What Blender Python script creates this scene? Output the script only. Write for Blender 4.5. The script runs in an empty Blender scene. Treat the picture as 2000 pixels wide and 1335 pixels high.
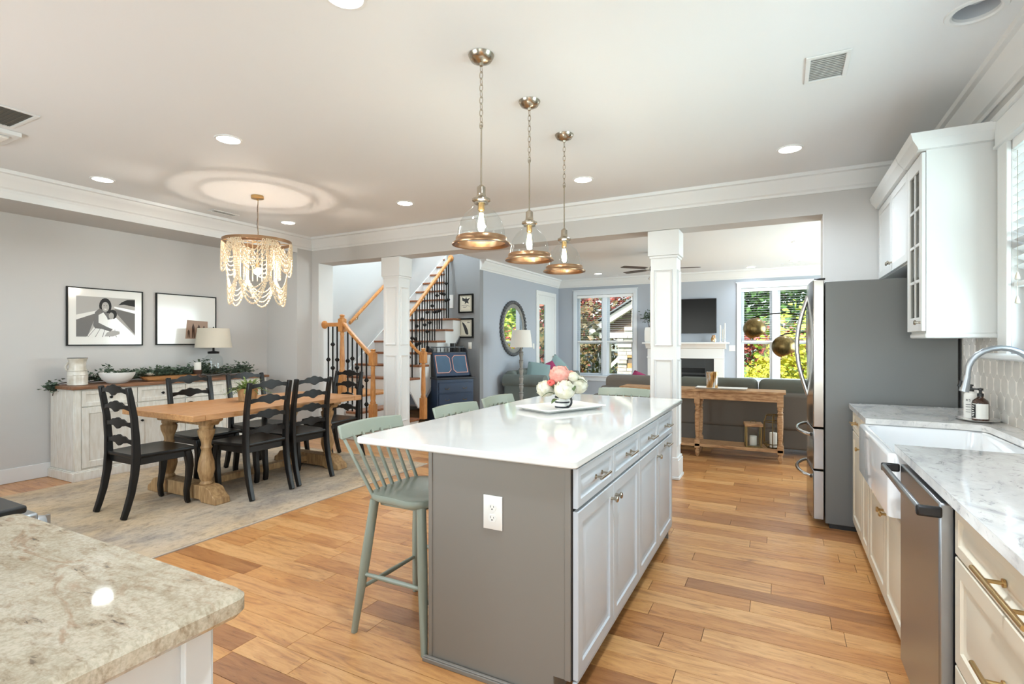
import bpy, bmesh, math, random
from math import sin, cos, pi, radians as R
from mathutils import Vector, Matrix
random.seed(7)
S = bpy.context.scene
COL = S.collection

# ------------------------------------------------------------ camera, world, sun, exposure
cam = bpy.data.cameras.new('camera'); cam_o = bpy.data.objects.new('camera', cam); COL.objects.link(cam_o)
cam.sensor_width = 36.0; cam.lens = 36.0 * 1010 / 2000; cam.clip_start = 0.02; cam.clip_end = 200
YAW = math.atan(525 / 1010.)
cam_o.location = (0, 0, 1.34); cam_o.rotation_euler = (R(90), 0, YAW)
S.camera = cam_o
S.view_settings.view_transform = 'Standard'; S.view_settings.look = 'None'
S.view_settings.gamma = 1; S.view_settings.use_curve_mapping = False
S.view_settings.exposure = 0.75

w = bpy.data.worlds.new('world'); S.world = w; w.use_nodes = True
nt = w.node_tree; nt.nodes.clear()
sky = nt.nodes.new('ShaderNodeTexSky'); sky.sky_type = 'NISHITA'; sky.sun_disc = False
sky.sun_elevation = R(48); sky.sun_rotation = R(210); sky.air_density = 1.0; sky.dust_density = 1.5
bg = nt.nodes.new('ShaderNodeBackground'); bg.inputs[1].default_value = 0.35
wo = nt.nodes.new('ShaderNodeOutputWorld')
nt.links.new(sky.outputs[0], bg.inputs[0]); nt.links.new(bg.outputs[0], wo.inputs[0])

def lamp(name, kind, loc, energy, color=(1, 1, 1), rot=(0, 0, 0), **k):
    l = bpy.data.lights.new(name, kind); l.energy = energy; l.color = color if kind == 'SUN' else (color[0] * .90, color[1] * 1.01, color[2] * 1.03) if kind == 'AREA' else (color[0] * .89, color[1] * 1.02, color[2] * 1.12)
    for a, b in k.items(): setattr(l, a, b)
    o = bpy.data.objects.new(name, l); o.location = loc; o.rotation_euler = rot; COL.objects.link(o)
    return o
lamp('sun', 'SUN', (0, 0, 10), 5.0, (1.0, 0.95, 0.86), (R(40), 0, R(-28)), angle=R(0.6))
# fill lamps added behind the camera, and a daylight lamp outside the kitchen window
lamp('rear_fill', 'AREA', (-3.4, -1.2, 1.6), 70, (0.93, 0.97, 1.0), (R(90), 0, 0), shape='RECTANGLE', size=2.6, size_y=2.0)
lamp('rear_side_fill', 'AREA', (0.1, -2.15, 1.4), 22, (0.93, 0.97, 1.0), (R(90), 0, 0), shape='RECTANGLE', size=1.6, size_y=2.0)

lamp('daylight_kitchen', 'AREA', (1.75, 2.3, 1.55), 55, (0.92, 0.97, 1.0), (0, R(98), 0), shape='RECTANGLE', size=1.1, size_y=1.5)
lamp('living_fill', 'AREA', (2.9, 8.6, 1.4), 185, (0.94, 0.98, 1.0), (0, R(90), 0), shape='RECTANGLE', size=1.9, size_y=3.6)  # fill lamp added outside an invented opening in the living room

# ------------------------------------------------------------ helpers
def srgb(c):
    o = []
    for x in c[:3]:
        x = x / 255.
        o.append(x / 12.92 if x <= 0.04045 else ((x + 0.055) / 1.055) ** 2.4)
    return (*o, 1)
M = {}
def nodes(m):
    m.use_nodes = True
    t = m.node_tree
    return t, t.nodes.get('Principled BSDF')
def mat(name, rgb, rough=0.5, metal=0.0, noise=0, nscale=8, stretch=(1, 1, 1), bump=0, bscale=60, coat=0, spec=0.5, rgb2=None, trans=0, ior=1.45, emit=0, alpha=1):
    m = bpy.data.materials.new(name); t, b = nodes(m); L = t.links.new
    b.inputs['Base Color'].default_value = srgb(rgb); b.inputs['Roughness'].default_value = rough
    b.inputs['Metallic'].default_value = metal; b.inputs['Specular IOR Level'].default_value = spec
    if coat: b.inputs['Coat Weight'].default_value = coat; b.inputs['Coat Roughness'].default_value = 0.05
    if trans: b.inputs['Transmission Weight'].default_value = trans; b.inputs['IOR'].default_value = ior
    if emit:
        b.inputs['Emission Color'].default_value = srgb(rgb); b.inputs['Emission Strength'].default_value = emit
    if alpha < 1: b.inputs['Alpha'].default_value = alpha
    if noise or rgb2 or bump:
        tc = t.nodes.new('ShaderNodeNewGeometry'); mp = t.nodes.new('ShaderNodeMapping'); mp.inputs['Scale'].default_value = stretch
        L(tc.outputs['Position'], mp.inputs[0])
    if noise or rgb2:
        n = t.nodes.new('ShaderNodeTexNoise'); n.inputs['Scale'].default_value = nscale; n.inputs['Detail'].default_value = 5
        L(mp.outputs[0], n.inputs['Vector'])
        r = t.nodes.new('ShaderNodeValToRGB'); c1 = srgb(rgb)
        c2 = srgb(rgb2) if rgb2 else tuple(max(0, x * (1 - noise)) for x in c1[:3]) + (1,)
        r.color_ramp.elements[0].color = c2; r.color_ramp.elements[1].color = c1
        r.color_ramp.elements[0].position = 0.35; r.color_ramp.elements[1].position = 0.62
        L(n.outputs[0], r.inputs[0]); L(r.outputs[0], b.inputs['Base Color'])
    if bump:
        n2 = t.nodes.new('ShaderNodeTexNoise'); n2.inputs['Scale'].default_value = bscale; L(mp.outputs[0], n2.inputs['Vector'])
        bp = t.nodes.new('ShaderNodeBump'); bp.inputs['Strength'].default_value = bump; bp.inputs['Distance'].default_value = 0.01
        L(n2.outputs[0], bp.inputs['Height']); L(bp.outputs[0], b.inputs['Normal'])
    M[name] = m
    return m
def glass(name, tint=(255, 255, 255), refl=0.12, rough=0.0):
    # thin clear pane: mostly transparent with a facing-dependent reflection (a real property of thin glass)
    m = bpy.data.materials.new(name); m.use_nodes = True; t = m.node_tree; t.nodes.clear(); L = t.links.new
    tr = t.nodes.new('ShaderNodeBsdfTransparent'); tr.inputs[0].default_value = srgb(tint)
    gl = t.nodes.new('ShaderNodeBsdfGlossy'); gl.inputs['Roughness'].default_value = rough
    fr = t.nodes.new('ShaderNodeLayerWeight'); fr.inputs[0].default_value = 0.35
    mx = t.nodes.new('ShaderNodeMixShader'); o = t.nodes.new('ShaderNodeOutputMaterial')
    pw_ = t.nodes.new('ShaderNodeMath'); pw_.operation = 'POWER'; pw_.inputs[1].default_value = 3.0; L(fr.outputs['Facing'], pw_.inputs[0])
    ml = t.nodes.new('ShaderNodeMath'); ml.operation = 'MULTIPLY_ADD'; ml.inputs[1].default_value = 0.55; ml.inputs[2].default_value = refl * 0.15
    L(pw_.outputs[0], ml.inputs[0]); L(ml.outputs[0], mx.inputs[0]); L(tr.outputs[0], mx.inputs[1]); L(gl.outputs[0], mx.inputs[2]); L(mx.outputs[0], o.inputs[0])
    M[name] = m
    return m

class B:
    def __init__(s): s.v = []; s.f = []
    def add(s, vs, fs):
        n = len(s.v); s.v += [tuple(p) for p in vs]; s.f += [tuple(i + n for i in q) for q in fs]; return s
    def box(s, x0, y0, z0, x1, y1, z1):
        if x0 > x1: x0, x1 = x1, x0
        if y0 > y1: y0, y1 = y1, y0
        if z0 > z1: z0, z1 = z1, z0
        return s.add([(x0, y0, z0), (x1, y0, z0), (x1, y1, z0), (x0, y1, z0), (x0, y0, z1), (x1, y0, z1), (x1, y1, z1), (x0, y1, z1)],
                     [(0, 3, 2, 1), (4, 5, 6, 7), (0, 1, 5, 4), (1, 2, 6, 5), (2, 3, 7, 6), (3, 0, 4, 7)])
    def prism(s, poly, ax, a, b):
        n = len(poly); area = sum(poly[i][0] * poly[(i + 1) % n][1] - poly[(i + 1) % n][0] * poly[i][1] for i in range(n))
        if area < 0: poly = poly[::-1]
        if a > b: a, b = b, a
        def P(q, t):
            return (t, q[0], q[1]) if ax == 'x' else (q[0], t, q[1]) if ax == 'y' else (q[0], q[1], t)
        if ax == 'y': a, b = b, a
        vs = [P(q, a) for q in poly] + [P(q, b) for q in poly]
        fs = [tuple(range(n))[::-1], tuple(range(n, 2 * n))] + [(i, (i + 1) % n, n + (i + 1) % n, n + i) for i in range(n)]
        return s.add(vs, fs)
    def ring(s, frames, n, cap=True, close=False):
        # frames: list of lists of n points
        vs = [p for f in frames for p in f]; k = len(frames); fs = []
        for i in range(k if close else k - 1):
            j = (i + 1) % k
            for a in range(n):
                b2 = (a + 1) % n
                fs.append((i * n + a, i * n + b2, j * n + b2, j * n + a))
        if cap and not close:
            fs.append(tuple(range(n))[::-1]); fs.append(tuple((k - 1) * n + a for a in range(n)))
        return s.add(vs, fs)
    def tube(s, pts, r, n=8, close=False, cap=True):
        pts = [Vector(p) for p in pts]; k = len(pts); fr = []; up = None
        for i, p in enumerate(pts):
            if close: d = (pts[(i + 1) % k] - pts[i - 1])
            else: d = pts[min(i + 1, k - 1)] - pts[max(i - 1, 0)]
            d.normalize()
            if up is None: up = Vector((0, 0, 1)) if abs(d.z) < 0.9 else Vector((1, 0, 0))
            a = d.cross(up)
            if a.length < 1e-6: a = d.cross(Vector((0, 1, 0)))
            a.normalize(); b = a.cross(d); b.normalize(); up = b
            rr = r[i] if isinstance(r, (list, tuple)) else r
            fr.append([tuple(p + (a * cos(t * 2 * pi / n) - b * sin(t * 2 * pi / n)) * rr) for t in range(n)])
        fr = [f[::-1] for f in fr]
        return s.ring(fr, n, cap, close)
    def cyl(s, p0, p1, r0, r1=None, n=12): return s.tube([p0, p1], [r0, r0 if r1 is None else r1], n)
    def lathe(s, prof, c=(0, 0, 0), n=20, cap=True, sx=1, sy=1):
        return s.ring([[(c[0] + r * cos(2 * pi * i / n) * sx, c[1] + r * sin(2 * pi * i / n) * sy, c[2] + z) for i in range(n)] for r, z in prof], n, cap)
    def sphere(s, c, r, n=12, m=8, sc=(1, 1, 1)):
        prof = [(max(1e-4, sin(pi * i / m)), -cos(pi * i / m)) for i in range(m + 1)]
        return s.ring([[(c[0] + q * r * cos(2 * pi * i / n) * sc[0], c[1] + q * r * sin(2 * pi * i / n) * sc[1], c[2] + z * r * sc[2]) for i in range(n)] for q, z in prof], n)
    def nest(s, fn, w, h, steps, back=0.0):
        # concentric rectangles (inset, height) mapped by fn(u,v,n); closes the back too
        fr = [[fn(0, 0, back), fn(w, 0, back), fn(w, h, back), fn(0, h, back)]]
        for i, d in steps: fr.append([fn(i, i, d), fn(w - i, i, d), fn(w - i, h - i, d), fn(i, h - i, d)])
        return s.ring(fr, 4)
    def ribbon(s, path, hw, x0, x1):
        # side profile path in (y,z), half widths, extruded along x
        L_, R_ = [], []
        for i, (y, z) in enumerate(path):
            a = path[max(i - 1, 0)]; b = path[min(i + 1, len(path) - 1)]
            d = Vector((b[0] - a[0], b[1] - a[1])); d.normalize(); h = hw[i] if isinstance(hw, (list, tuple)) else hw
            L_.append((y - d.y * h, z + d.x * h)); R_.append((y + d.y * h, z - d.x * h))
        fr = [[(x0, *l), (x1, *l), (x1, *r), (x0, *r)] for l, r in zip(L_, R_)]
        return s.ring(fr, 4)
    def tf(s, m): s.v = [tuple(m @ Vector(p)) for p in s.v]; return s
    def build(s, name, m, parent=None, bevel=0, loc=(0, 0, 0), smooth=True, seg=2, ang=38):
        me = bpy.data.meshes.new(name); me.from_pydata(s.v, [], s.f); 
        bm = bmesh.new(); bm.from_mesh(me); bmesh.ops.recalc_face_normals(bm, faces=bm.faces); bm.to_mesh(me); bm.free()
        if smooth:
            me.shade_smooth(); me.set_sharp_from_angle(angle=R(ang))
        mm = M[m] if isinstance(m, str) else m
        me.materials.append(mm)
        o = bpy.data.objects.new(name, me); COL.objects.link(o); o.location = loc
        if parent: o.parent = parent
        if bevel:
            b = o.modifiers.new('bevel', 'BEVEL'); b.width = bevel; b.segments = seg; b.limit_method = 'ANGLE'; b.angle_limit = R(40); b.harden_normals = False
        return o

def thing(name, label, cat, loc=(0, 0, 0), rz=0, group=None):
    o = bpy.data.objects.new(name, None); COL.objects.link(o); o.location = loc; o.rotation_euler = (0, 0, rz); o.empty_display_size = 0.05
    return tag(o, label, cat, group)
def tag(o, label, cat, group=None):
    o['label'] = label; o['category'] = cat
    if group: o['group'] = group
    return o
def struct(o): o['kind'] = 'structure'; return o
def stuff(o): o['kind'] = 'stuff'; return o
def sempty(name, loc=(0, 0, 0)):
    o = bpy.data.objects.new(name, None); COL.objects.link(o); o.location = loc; o.empty_display_size = 0.05
    return struct(o)
def inst(src, parent, loc=None, rot=None, scale=None, name=None):
    c = src.copy(); COL.objects.link(c); c.parent = parent
    if name: c.name = name
    if loc is not None: c.location = loc
    if rot is not None: c.rotation_euler = rot
    if scale is not None: c.scale = scale
    return c
def dup(root, loc, rz=None, label=None):
    def rec(o, p):
        c = o.copy(); COL.objects.link(c); c.parent = p
        for ch in list(o.children): rec(ch, c)
        return c
    r = rec(root, None); r.location = loc
    if rz is not None: r.rotation_euler = (0, 0, rz)
    if label: r['label'] = label
    return r
th_s, th_c = sin(YAW), cos(YAW)
def at(u, v, x=None, y=None, z=None):
    # survey helper: where the sight line of a measured photo point meets the plane x=, y= or z=
    a = (u - 1000) / 1010.; d = (-th_s + a * th_c, th_c + a * th_s, -(v - 668) / 1010.)
    t = x / d[0] if x is not None else y / d[1] if y is not None else (z - 1.34) / d[2]
    return (d[0] * t, d[1] * t, 1.34 + d[2] * t)

# ------------------------------------------------------------ materials
mat('wall_paint', (199, 197, 194), 0.75, bump=0.03, bscale=300)
mat('hall_paint', (142, 144, 146), 0.75)
mat('stair_wall_paint', (200, 202, 201), 0.75)
mat('living_paint', (172, 178, 187), 0.75)
mat('ceiling_paint', (228, 230, 231), 0.85)
mat('trim_white', (226, 227, 226), 0.35)
mat('window_white', (218, 224, 230), 0.35)
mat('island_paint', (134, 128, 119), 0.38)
mat('island_paint_lit', (194, 198, 202), 0.34)  # same island paint, lightened to put the light on the doors into the colour
mat('gap_dark', (30, 24, 20), 0.8)
mat('quartz', (229, 228, 224), 0.07, noise=0.06, nscale=2.5, coat=0.3)
mat('cab_cream', (222, 212, 192), 0.38)
mat('cab_white', (218, 219, 217), 0.4)
mat('brass', (190, 160, 110), 0.3, 1.0)
mat('brass_warm', (176, 140, 108), 0.28, 1.0)
mat('nickel', (178, 168, 152), 0.24, 1.0)
mat('steel', (164, 168, 172), 0.32, 1.0, bump=0.05, bscale=90, stretch=(1, 1, 30))
mat('fridge_steel', (158, 155, 152), 0.18, 1.0)
mat('chrome', (210, 212, 214), 0.14, 1.0)
mat('fridge_side', (116, 118, 118), 0.42, 0.2)
mat('black_plastic', (22, 22, 23), 0.35)
mat('black_iron', (26, 25, 24), 0.45, 0.6)
mat('black_wood', (22, 20, 19), 0.32, spec=0.35, noise=0.35, nscale=9, stretch=(1, 1, 1))
mat('sage', (150, 158, 144), 0.22)
mat('table_wood', (196, 146, 96), 0.4, rgb2=(176, 122, 74), nscale=6, stretch=(9, 1.2, 9))
mat('trestle_wood', (186, 150, 104), 0.6, rgb2=(150, 114, 74), nscale=8, stretch=(5, 5, 1))
mat('console_wood', (190, 150, 108), 0.65, rgb2=(150, 108, 70), nscale=9, stretch=(1.2, 5, 5))
mat('oak', (206, 146, 84), 0.35, rgb2=(184, 120, 62), nscale=9, stretch=(4, 4, 1.2))
mat('tread_wood', (150, 96, 62), 0.35, rgb2=(120, 74, 46), nscale=6, stretch=(1.2, 8, 8))
mat('walnut_top', (142, 98, 66), 0.5, rgb2=(112, 76, 50), nscale=7, stretch=(8, 1.2, 8))
mat('distressed_white', (232, 228, 219), 0.6, rgb2=(220, 213, 200), nscale=14, stretch=(3, 3, 0.6))
mat('porcelain', (240, 240, 240), 0.08, coat=0.5)
mat('ceramic_cream', (226, 221, 210), 0.25, rgb2=(200, 190, 172), nscale=11)
mat('matte_white', (236, 234, 229), 0.6)
mat('linen', (214, 204, 186), 0.9, bump=0.1, bscale=400)
mat('linen_white', (222, 218, 210), 0.9)
mat('navy', (38, 58, 86), 0.4, noise=0.3, nscale=5)
mat('navy_panel', (62, 92, 118), 0.35, noise=0.2, nscale=4)
mat('navy_dark', (20, 22, 30), 0.4)
mat('coral_line', (222, 160, 140), 0.6)
mat('grey_fabric', (112, 106, 98), 0.95, bump=0.15, bscale=350)
mat('grey_fabric_green', (98, 99, 90), 0.95, bump=0.15, bscale=350)
mat('teal_fabric', (108, 116, 112), 0.95)
mat('aqua_fabric', (128, 150, 150), 0.95)
mat('magenta_fabric', (150, 50, 92), 0.9)
mat('lamp_grey', (142, 140, 134), 0.7, noise=0.2, nscale=20)
mat('bead_grey', (88, 90, 92), 0.7)
mat('bead_wood', (226, 208, 180), 0.6)
mat('antique_brass', (138, 118, 78), 0.32, 1.0, noise=0.35, nscale=14, stretch=(6, 6, 0.4))
mat('tv_black', (14, 14, 15), 0.22, spec=0.2)
mat('fan_dark', (58, 54, 52), 0.4)
mat('fan_blade', (72, 60, 54), 0.5)
mat('firebox', (34, 38, 40), 0.4)
mat('leaf_dark', (66, 82, 66), 0.7, rgb2=(100, 116, 94), nscale=30)
mat('leaf_fern', (118, 136, 66), 0.65, rgb2=(88, 112, 48), nscale=30)
mat('leaf_flower', (86, 104, 62), 0.6)
mat('peony_pink', (228, 172, 156), 0.7, rgb2=(214, 140, 126), nscale=30)
mat('peony_white', (222, 218, 203), 0.7, rgb2=(205, 198, 172), nscale=25)
mat('peony_coral', (232, 96, 88), 0.7)
mat('mirror_glass', (235, 238, 240), 0.02, 1.0)
mat('amber', (60, 34, 20), 0.1, coat=0.6)
mat('label_black', (24, 24, 26), 0.6)
mat('label_white', (232, 230, 224), 0.6)
mat('text_grey', (120, 120, 118), 0.7)
mat('ink', (46, 46, 46), 0.8); mat('ink_mid', (118, 116, 114), 0.8); mat('ink_light', (178, 175, 170), 0.7)
mat('paper', (232, 230, 224), 0.5); mat('paper_cream', (214, 208, 190), 0.6)
mat('photo_brown', (168, 138, 118), 0.5)
mat('candle', (242, 238, 228), 0.5)
mat('dark_brown', (70, 48, 36), 0.5)
mat('switch_white', (236, 234, 226), 0.4)
mat('bulb_glow', (255, 238, 222), 0.3, emit=330)
mat('can_glow', (255, 250, 240), 0.3, emit=9)
mat('can_grey', (188, 194, 200), 0.4)
mat('vent_shadow', (96, 95, 88), 0.8)
mat('vent_grey', (168, 168, 164), 0.8)
mat('blind_white', (238, 240, 240), 0.6)
mat('grout', (226, 220, 212), 0.8)
mat('tile', (228, 222, 214), 0.16, noise=0.08, nscale=10, coat=0.4)
mat('rug_edge', (186, 174, 160), 0.95)
mat('bark', (90, 74, 62), 0.9)
mat('leaf_green', (96, 138, 60), 0.6, rgb2=(58, 96, 44), nscale=3)
mat('leaf_lime', (186, 200, 70), 0.6, rgb2=(150, 176, 54), nscale=4)
mat('leaf_yellow', (226, 216, 74), 0.6, rgb2=(200, 196, 60), nscale=6)
mat('leaf_red', (196, 96, 74), 0.6, rgb2=(120, 60, 58), nscale=4)
mat('leaf_mixed', (140, 110, 70), 0.6, rgb2=(70, 84, 50), nscale=5)
mat('grass', (112, 142, 66), 0.9, rgb2=(84, 112, 50), nscale=2)
mat('patio', (196, 188, 176), 0.8)
mat('timber_dark', (92, 74, 60), 0.7)
mat('timber_cream', (226, 220, 206), 0.6)
mat('stone_cream', (214, 204, 188), 0.8, noise=0.3, nscale=9)
mat('brick_tan', (204, 160, 104), 0.8, noise=0.25, nscale=9)
mat('mortar', (120, 108, 96), 0.9)
mat('fence_grey', (120, 124, 126), 0.8)
mat('siding_pale', (128, 160, 150), 0.7)
mat('roof_grey', (120, 122, 124), 0.8)
glass('clear_glass', (250, 252, 252), 0.3)
glass('pane_glass', (246, 250, 250), 0.1)
glass('cabinet_glass', (205, 205, 200), 0.6)

# marble, granite, rug, floor boards
def node_mat(name, build):
    m = bpy.data.materials.new(name); t, b = nodes(m); build(t, b, t.links.new); M[name] = m
def ramp(t, stops):
    r = t.nodes.new('ShaderNodeValToRGB'); e = r.color_ramp.elements
    e[0].position, e[0].color = stops[0][0], srgb(stops[0][1]); e[1].position, e[1].color = stops[-1][0], srgb(stops[-1][1])
    for p, c in stops[1:-1]: x = e.new(p); x.color = srgb(c)
    return r
def pos(t, sc=(1, 1, 1), rot=(0, 0, 0)):
    g = t.nodes.new('ShaderNodeNewGeometry'); m = t.nodes.new('ShaderNodeMapping'); m.inputs['Scale'].default_value = sc; m.inputs['Rotation'].default_value = rot
    t.links.new(g.outputs['Position'], m.inputs[0]); return m
def noise(t, v, sc, det=5, rough=0.55, dist=0):
    n = t.nodes.new('ShaderNodeTexNoise'); n.inputs['Scale'].default_value = sc; n.inputs['Detail'].default_value = det
    n.inputs['Roughness'].default_value = rough; n.inputs['Distortion'].default_value = dist; t.links.new(v.outputs[0], n.inputs['Vector']); return n
def mixc(t, fac, a, b, mode='MIX'):
    m = t.nodes.new('ShaderNodeMix'); m.data_type = 'RGBA'; m.blend_type = mode
    for s_, v in ((m.inputs[0], fac), (m.inputs[6], a), (m.inputs[7], b)):
        if hasattr(v, 'is_output') : t.links.new(v, s_)
        else: s_.default_value = v
    return m.outputs[2]
def marble(t, b, L):
    v = pos(t, (1, 0.55, 1), (0, 0, R(25)))
    n1 = noise(t, v, 5, 8, 0.62, 1.6); r1 = ramp(t, [(0.36, (196, 194, 194)), (0.46, (224, 221, 217)), (0.6, (236, 233, 229))]); L(n1.outputs[0], r1.inputs[0])
    n2 = noise(t, v, 14, 8, 0.7, 2.2); r2 = ramp(t, [(0.34, (150, 150, 154)), (0.42, (232, 230, 228)), (1, (255, 255, 255))]); L(n2.outputs[0], r2.inputs[0])
    L(mixc(t, 0.8, r1.outputs[0], r2.outputs[0], 'MULTIPLY'), b.inputs['Base Color'])
    b.inputs['Roughness'].default_value = 0.06; b.inputs['Coat Weight'].default_value = 0.3
node_mat('marble', marble)
def granite(t, b, L):
    v = pos(t, (0.7, 1.7, 1), (0, 0, R(-14)))
    n1 = noise(t, v, 6, 9, 0.7, 0.5); r1 = ramp(t, [(0.32, (182, 168, 144)), (0.5, (202, 190, 168)), (0.66, (210, 200, 182))]); L(n1.outputs[0], r1.inputs[0])
    n2 = noise(t, v, 30, 7, 0.72, 0.4); r2 = ramp(t, [(0.315, (114, 98, 90)), (0.385, (218, 208, 198)), (0.52, (255, 255, 255))]); L(n2.outputs[0], r2.inputs[0])
    n3 = noise(t, v, 15, 6, 0.7, 0.6); r3 = ramp(t, [(0.32, (74, 60, 58)), (0.36, (226, 214, 204)), (0.44, (255, 255, 255))]); L(n3.outputs[0], r3.inputs[0])
    n5 = noise(t, v, 7, 5, 0.6, 1.5); r5 = ramp(t, [(0.60, (255, 255, 255)), (0.67, (222, 200, 186)), (0.8, (200, 176, 164))]); L(n5.outputs[0], r5.inputs[0])
    n4 = noise(t, pos(t), 170, 3); r4 = ramp(t, [(0.35, (222, 220, 214)), (0.6, (255, 255, 255))]); L(n4.outputs[0], r4.inputs[0])
    c = mixc(t, 0.75, r1.outputs[0], r2.outputs[0], 'MULTIPLY'); c = mixc(t, 0.8, c, r3.outputs[0], 'MULTIPLY'); c = mixc(t, 0.8, c, r5.outputs[0], 'MULTIPLY'); c = mixc(t, 0.8, c, r4.outputs[0], 'MULTIPLY')
    L(c, b.inputs['Base Color']); b.inputs['Roughness'].default_value = 0.05
node_mat('granite', granite)
def granite_edge(t, b, L):
    v = pos(t, (1, 1, 1)); n1 = noise(t, v, 26, 8, 0.7, 0.6); r1 = ramp(t, [(0.3, (90, 76, 62)), (0.5, (176, 160, 138)), (0.7, (200, 188, 168))]); L(n1.outputs[0], r1.inputs[0])
    L(r1.outputs[0], b.inputs['Base Color']); b.inputs['Roughness'].default_value = 0.25
node_mat('stone_edge', granite_edge)
def rug(t, b, L):
    n1 = noise(t, pos(t, (1.5, .8, 1)), 1.7, 10, 0.72, 0.5)
    r1 = ramp(t, [(0.30, (142, 134, 128)), (0.40, (180, 168, 154)), (0.52, (208, 192, 170)), (0.7, (220, 204, 182))]); L(n1.outputs[0], r1.inputs[0])
    n2 = noise(t, pos(t, (3, 2, 1)), 7, 9, 0.8, 0.3); r2 = ramp(t, [(0.34, (176, 170, 166)), (0.5, (242, 238, 232)), (0.7, (255, 252, 246))]); L(n2.outputs[0], r2.inputs[0])
    n4 = noise(t, pos(t, (1, 1, 1)), 1.1, 4); r4 = ramp(t, [(0.4, (255, 243, 222)), (0.6, (236, 238, 242))]); L(n4.outputs[0], r4.inputs[0])
    c = mixc(t, 0.75, r1.outputs[0], r2.outputs[0], 'MULTIPLY'); c = mixc(t, 0.8, c, r4.outputs[0], 'MULTIPLY')
    L(c, b.inputs['Base Color']); b.inputs['Roughness'].default_value = 1.0
    n3 = noise(t, pos(t), 260, 2); bp = t.nodes.new('ShaderNodeBump'); bp.inputs['Strength'].default_value = 0.5; bp.inputs['Distance'].default_value = 0.004
    L(n3.outputs[0], bp.inputs['Height']); L(bp.outputs[0], b.inputs['Normal'])
node_mat('rug', rug)
def boards(island):
    def f(t, b, L):
        if island: rnd = t.nodes.new('ShaderNodeNewGeometry').outputs['Random Per Island']
        else: rnd = t.nodes.new('ShaderNodeObjectInfo').outputs['Random']
        g = t.nodes.new('ShaderNodeNewGeometry'); cm = t.nodes.new('ShaderNodeCombineXYZ')
        mu = t.nodes.new('ShaderNodeMath'); mu.operation = 'MULTIPLY'; mu.inputs[1].default_value = 37.0; L(rnd, mu.inputs[0]); L(mu.outputs[0], cm.inputs[2]); L(mu.outputs[0], cm.inputs[0])
        ad = t.nodes.new('ShaderNodeVectorMath'); L(g.outputs['Position'], ad.inputs[0]); L(cm.outputs[0], ad.inputs[1])
        mp = t.nodes.new('ShaderNodeMapping'); mp.inputs['Scale'].default_value = (1.3, 9, 1); L(ad.outputs[0], mp.inputs[0])
        base = ramp(t, [(0.0, (172, 122, 78)), (0.12, (200, 146, 92)), (0.35, (216, 162, 104)), (0.6, (224, 174, 114)), (0.85, (230, 184, 128)), (1, (206, 150, 96))]); L(rnd, base.inputs[0])
        n1 = noise(t, mp, 2.2, 8, 0.6, 1.4); r1 = ramp(t, [(0.28, (150, 112, 84)), (0.42, (226, 206, 186)), (0.6, (255, 250, 244))]); L(n1.outputs[0], r1.inputs[0])
        n2 = noise(t, mp, 9, 8, 0.7, 0.8); r2 = ramp(t, [(0.30, (150, 120, 96)), (0.42, (240, 232, 222)), (0.7, (255, 255, 255))]); L(n2.outputs[0], r2.inputs[0])
        c = mixc(t, 0.75, base.outputs[0], r1.outputs[0], 'MULTIPLY'); c = mixc(t, 0.7, c, r2.outputs[0], 'MULTIPLY')
        L(c, b.inputs['Base Color']); b.inputs['Roughness'].default_value = 0.3; b.inputs['Coat Weight'].default_value = 0.25; b.inputs['Coat Roughness'].default_value = 0.12
        bp = t.nodes.new('ShaderNodeBump'); bp.inputs['Strength'].default_value = 0.25; bp.inputs['Distance'].default_value = 0.006
        L(n2.outputs[0], bp.inputs['Height']); L(bp.outputs[0], b.inputs['Normal']); L(bp.outputs[0], b.inputs['Coat Normal'])
    return f
node_mat('board', boards(False)); node_mat('board_joined', boards(True))

# ------------------------------------------------------------ key dimensions
CZ = 2.79            # ceiling height
XL, XA = -5.885, -6.5  # tray edge / alcove wall
XR = 1.05            # right wall
YH0, YH1 = 5.185, 5.445   # header wall
HB = 2.44            # header underside
XJ = -5.755          # left jamb of the wide opening
XJR = 0.325
XLV = -4.68; YG = 7.78; YF = 11.4; XLR = 2.4
XST = -6.45
def Bx(*a): return B().box(*a)

# ------------------------------------------------------------ room shell
fl = struct(Bx(-6.7, -2.0, -0.12, XLR + .1, YF, -0.013).build('floor', 'gap_dark'))
unit = B().box(0, 0, -0.0125, 1, 1, 0)
pw = 0.127
rug_x0, rug_x1, rug_y0, rug_y1 = -5.95, -3.44, 0.95, 4.61
planks = []
yy = -2.0; row = 0
while yy < YF - 0.01:
    x = -6.6 + random.uniform(-1.1, -0.1)
    while x < XLR:
        L_ = random.choice([0.35, 0.5, 0.7, 0.9, 1.1, 1.3])
        x0, x1 = max(x, -6.55), min(x + L_, XLR)
        if x1 - x0 > 0.03: planks.append((x0, yy, x1, min(yy + pw, YF)))
        x += L_
    yy += pw; row += 1
def score(p):
    cx, cy = (p[0] + p[2]) / 2, (p[1] + p[3]) / 2
    t = -cx * th_s + cy * th_c
    if t < 1.4: return 0
    a = (cx * th_c + cy * th_s) / t
    if abs(a) > 1.08: return 0
    if rug_x0 < cx < rug_x1 and rug_y0 < cy < rug_y1: return 0
    if -1.31 < p[0] and p[2] < -.67 and 1.77 < cy < 3.65: return 0
    if p[0] > .45 and cy < 4.3: return 0
    if cx < -0.95 and cy < .6 : return 0
    return (p[2] - p[0]) / (t * t * t)
planks.sort(key=score, reverse=True)
src = unit.build('plank', 'board', fl, smooth=False)
g = 0.0012
for i, p in enumerate(planks[:300]):
    o = src if i == 0 else inst(src, fl)
    dz = random.uniform(-0.0006, 0)
    o.location = (p[0] + g, p[1] + g, dz); o.scale = (p[2] - p[0] - 2 * g, p[3] - p[1] - 2 * g, 1)
rest = B()
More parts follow.
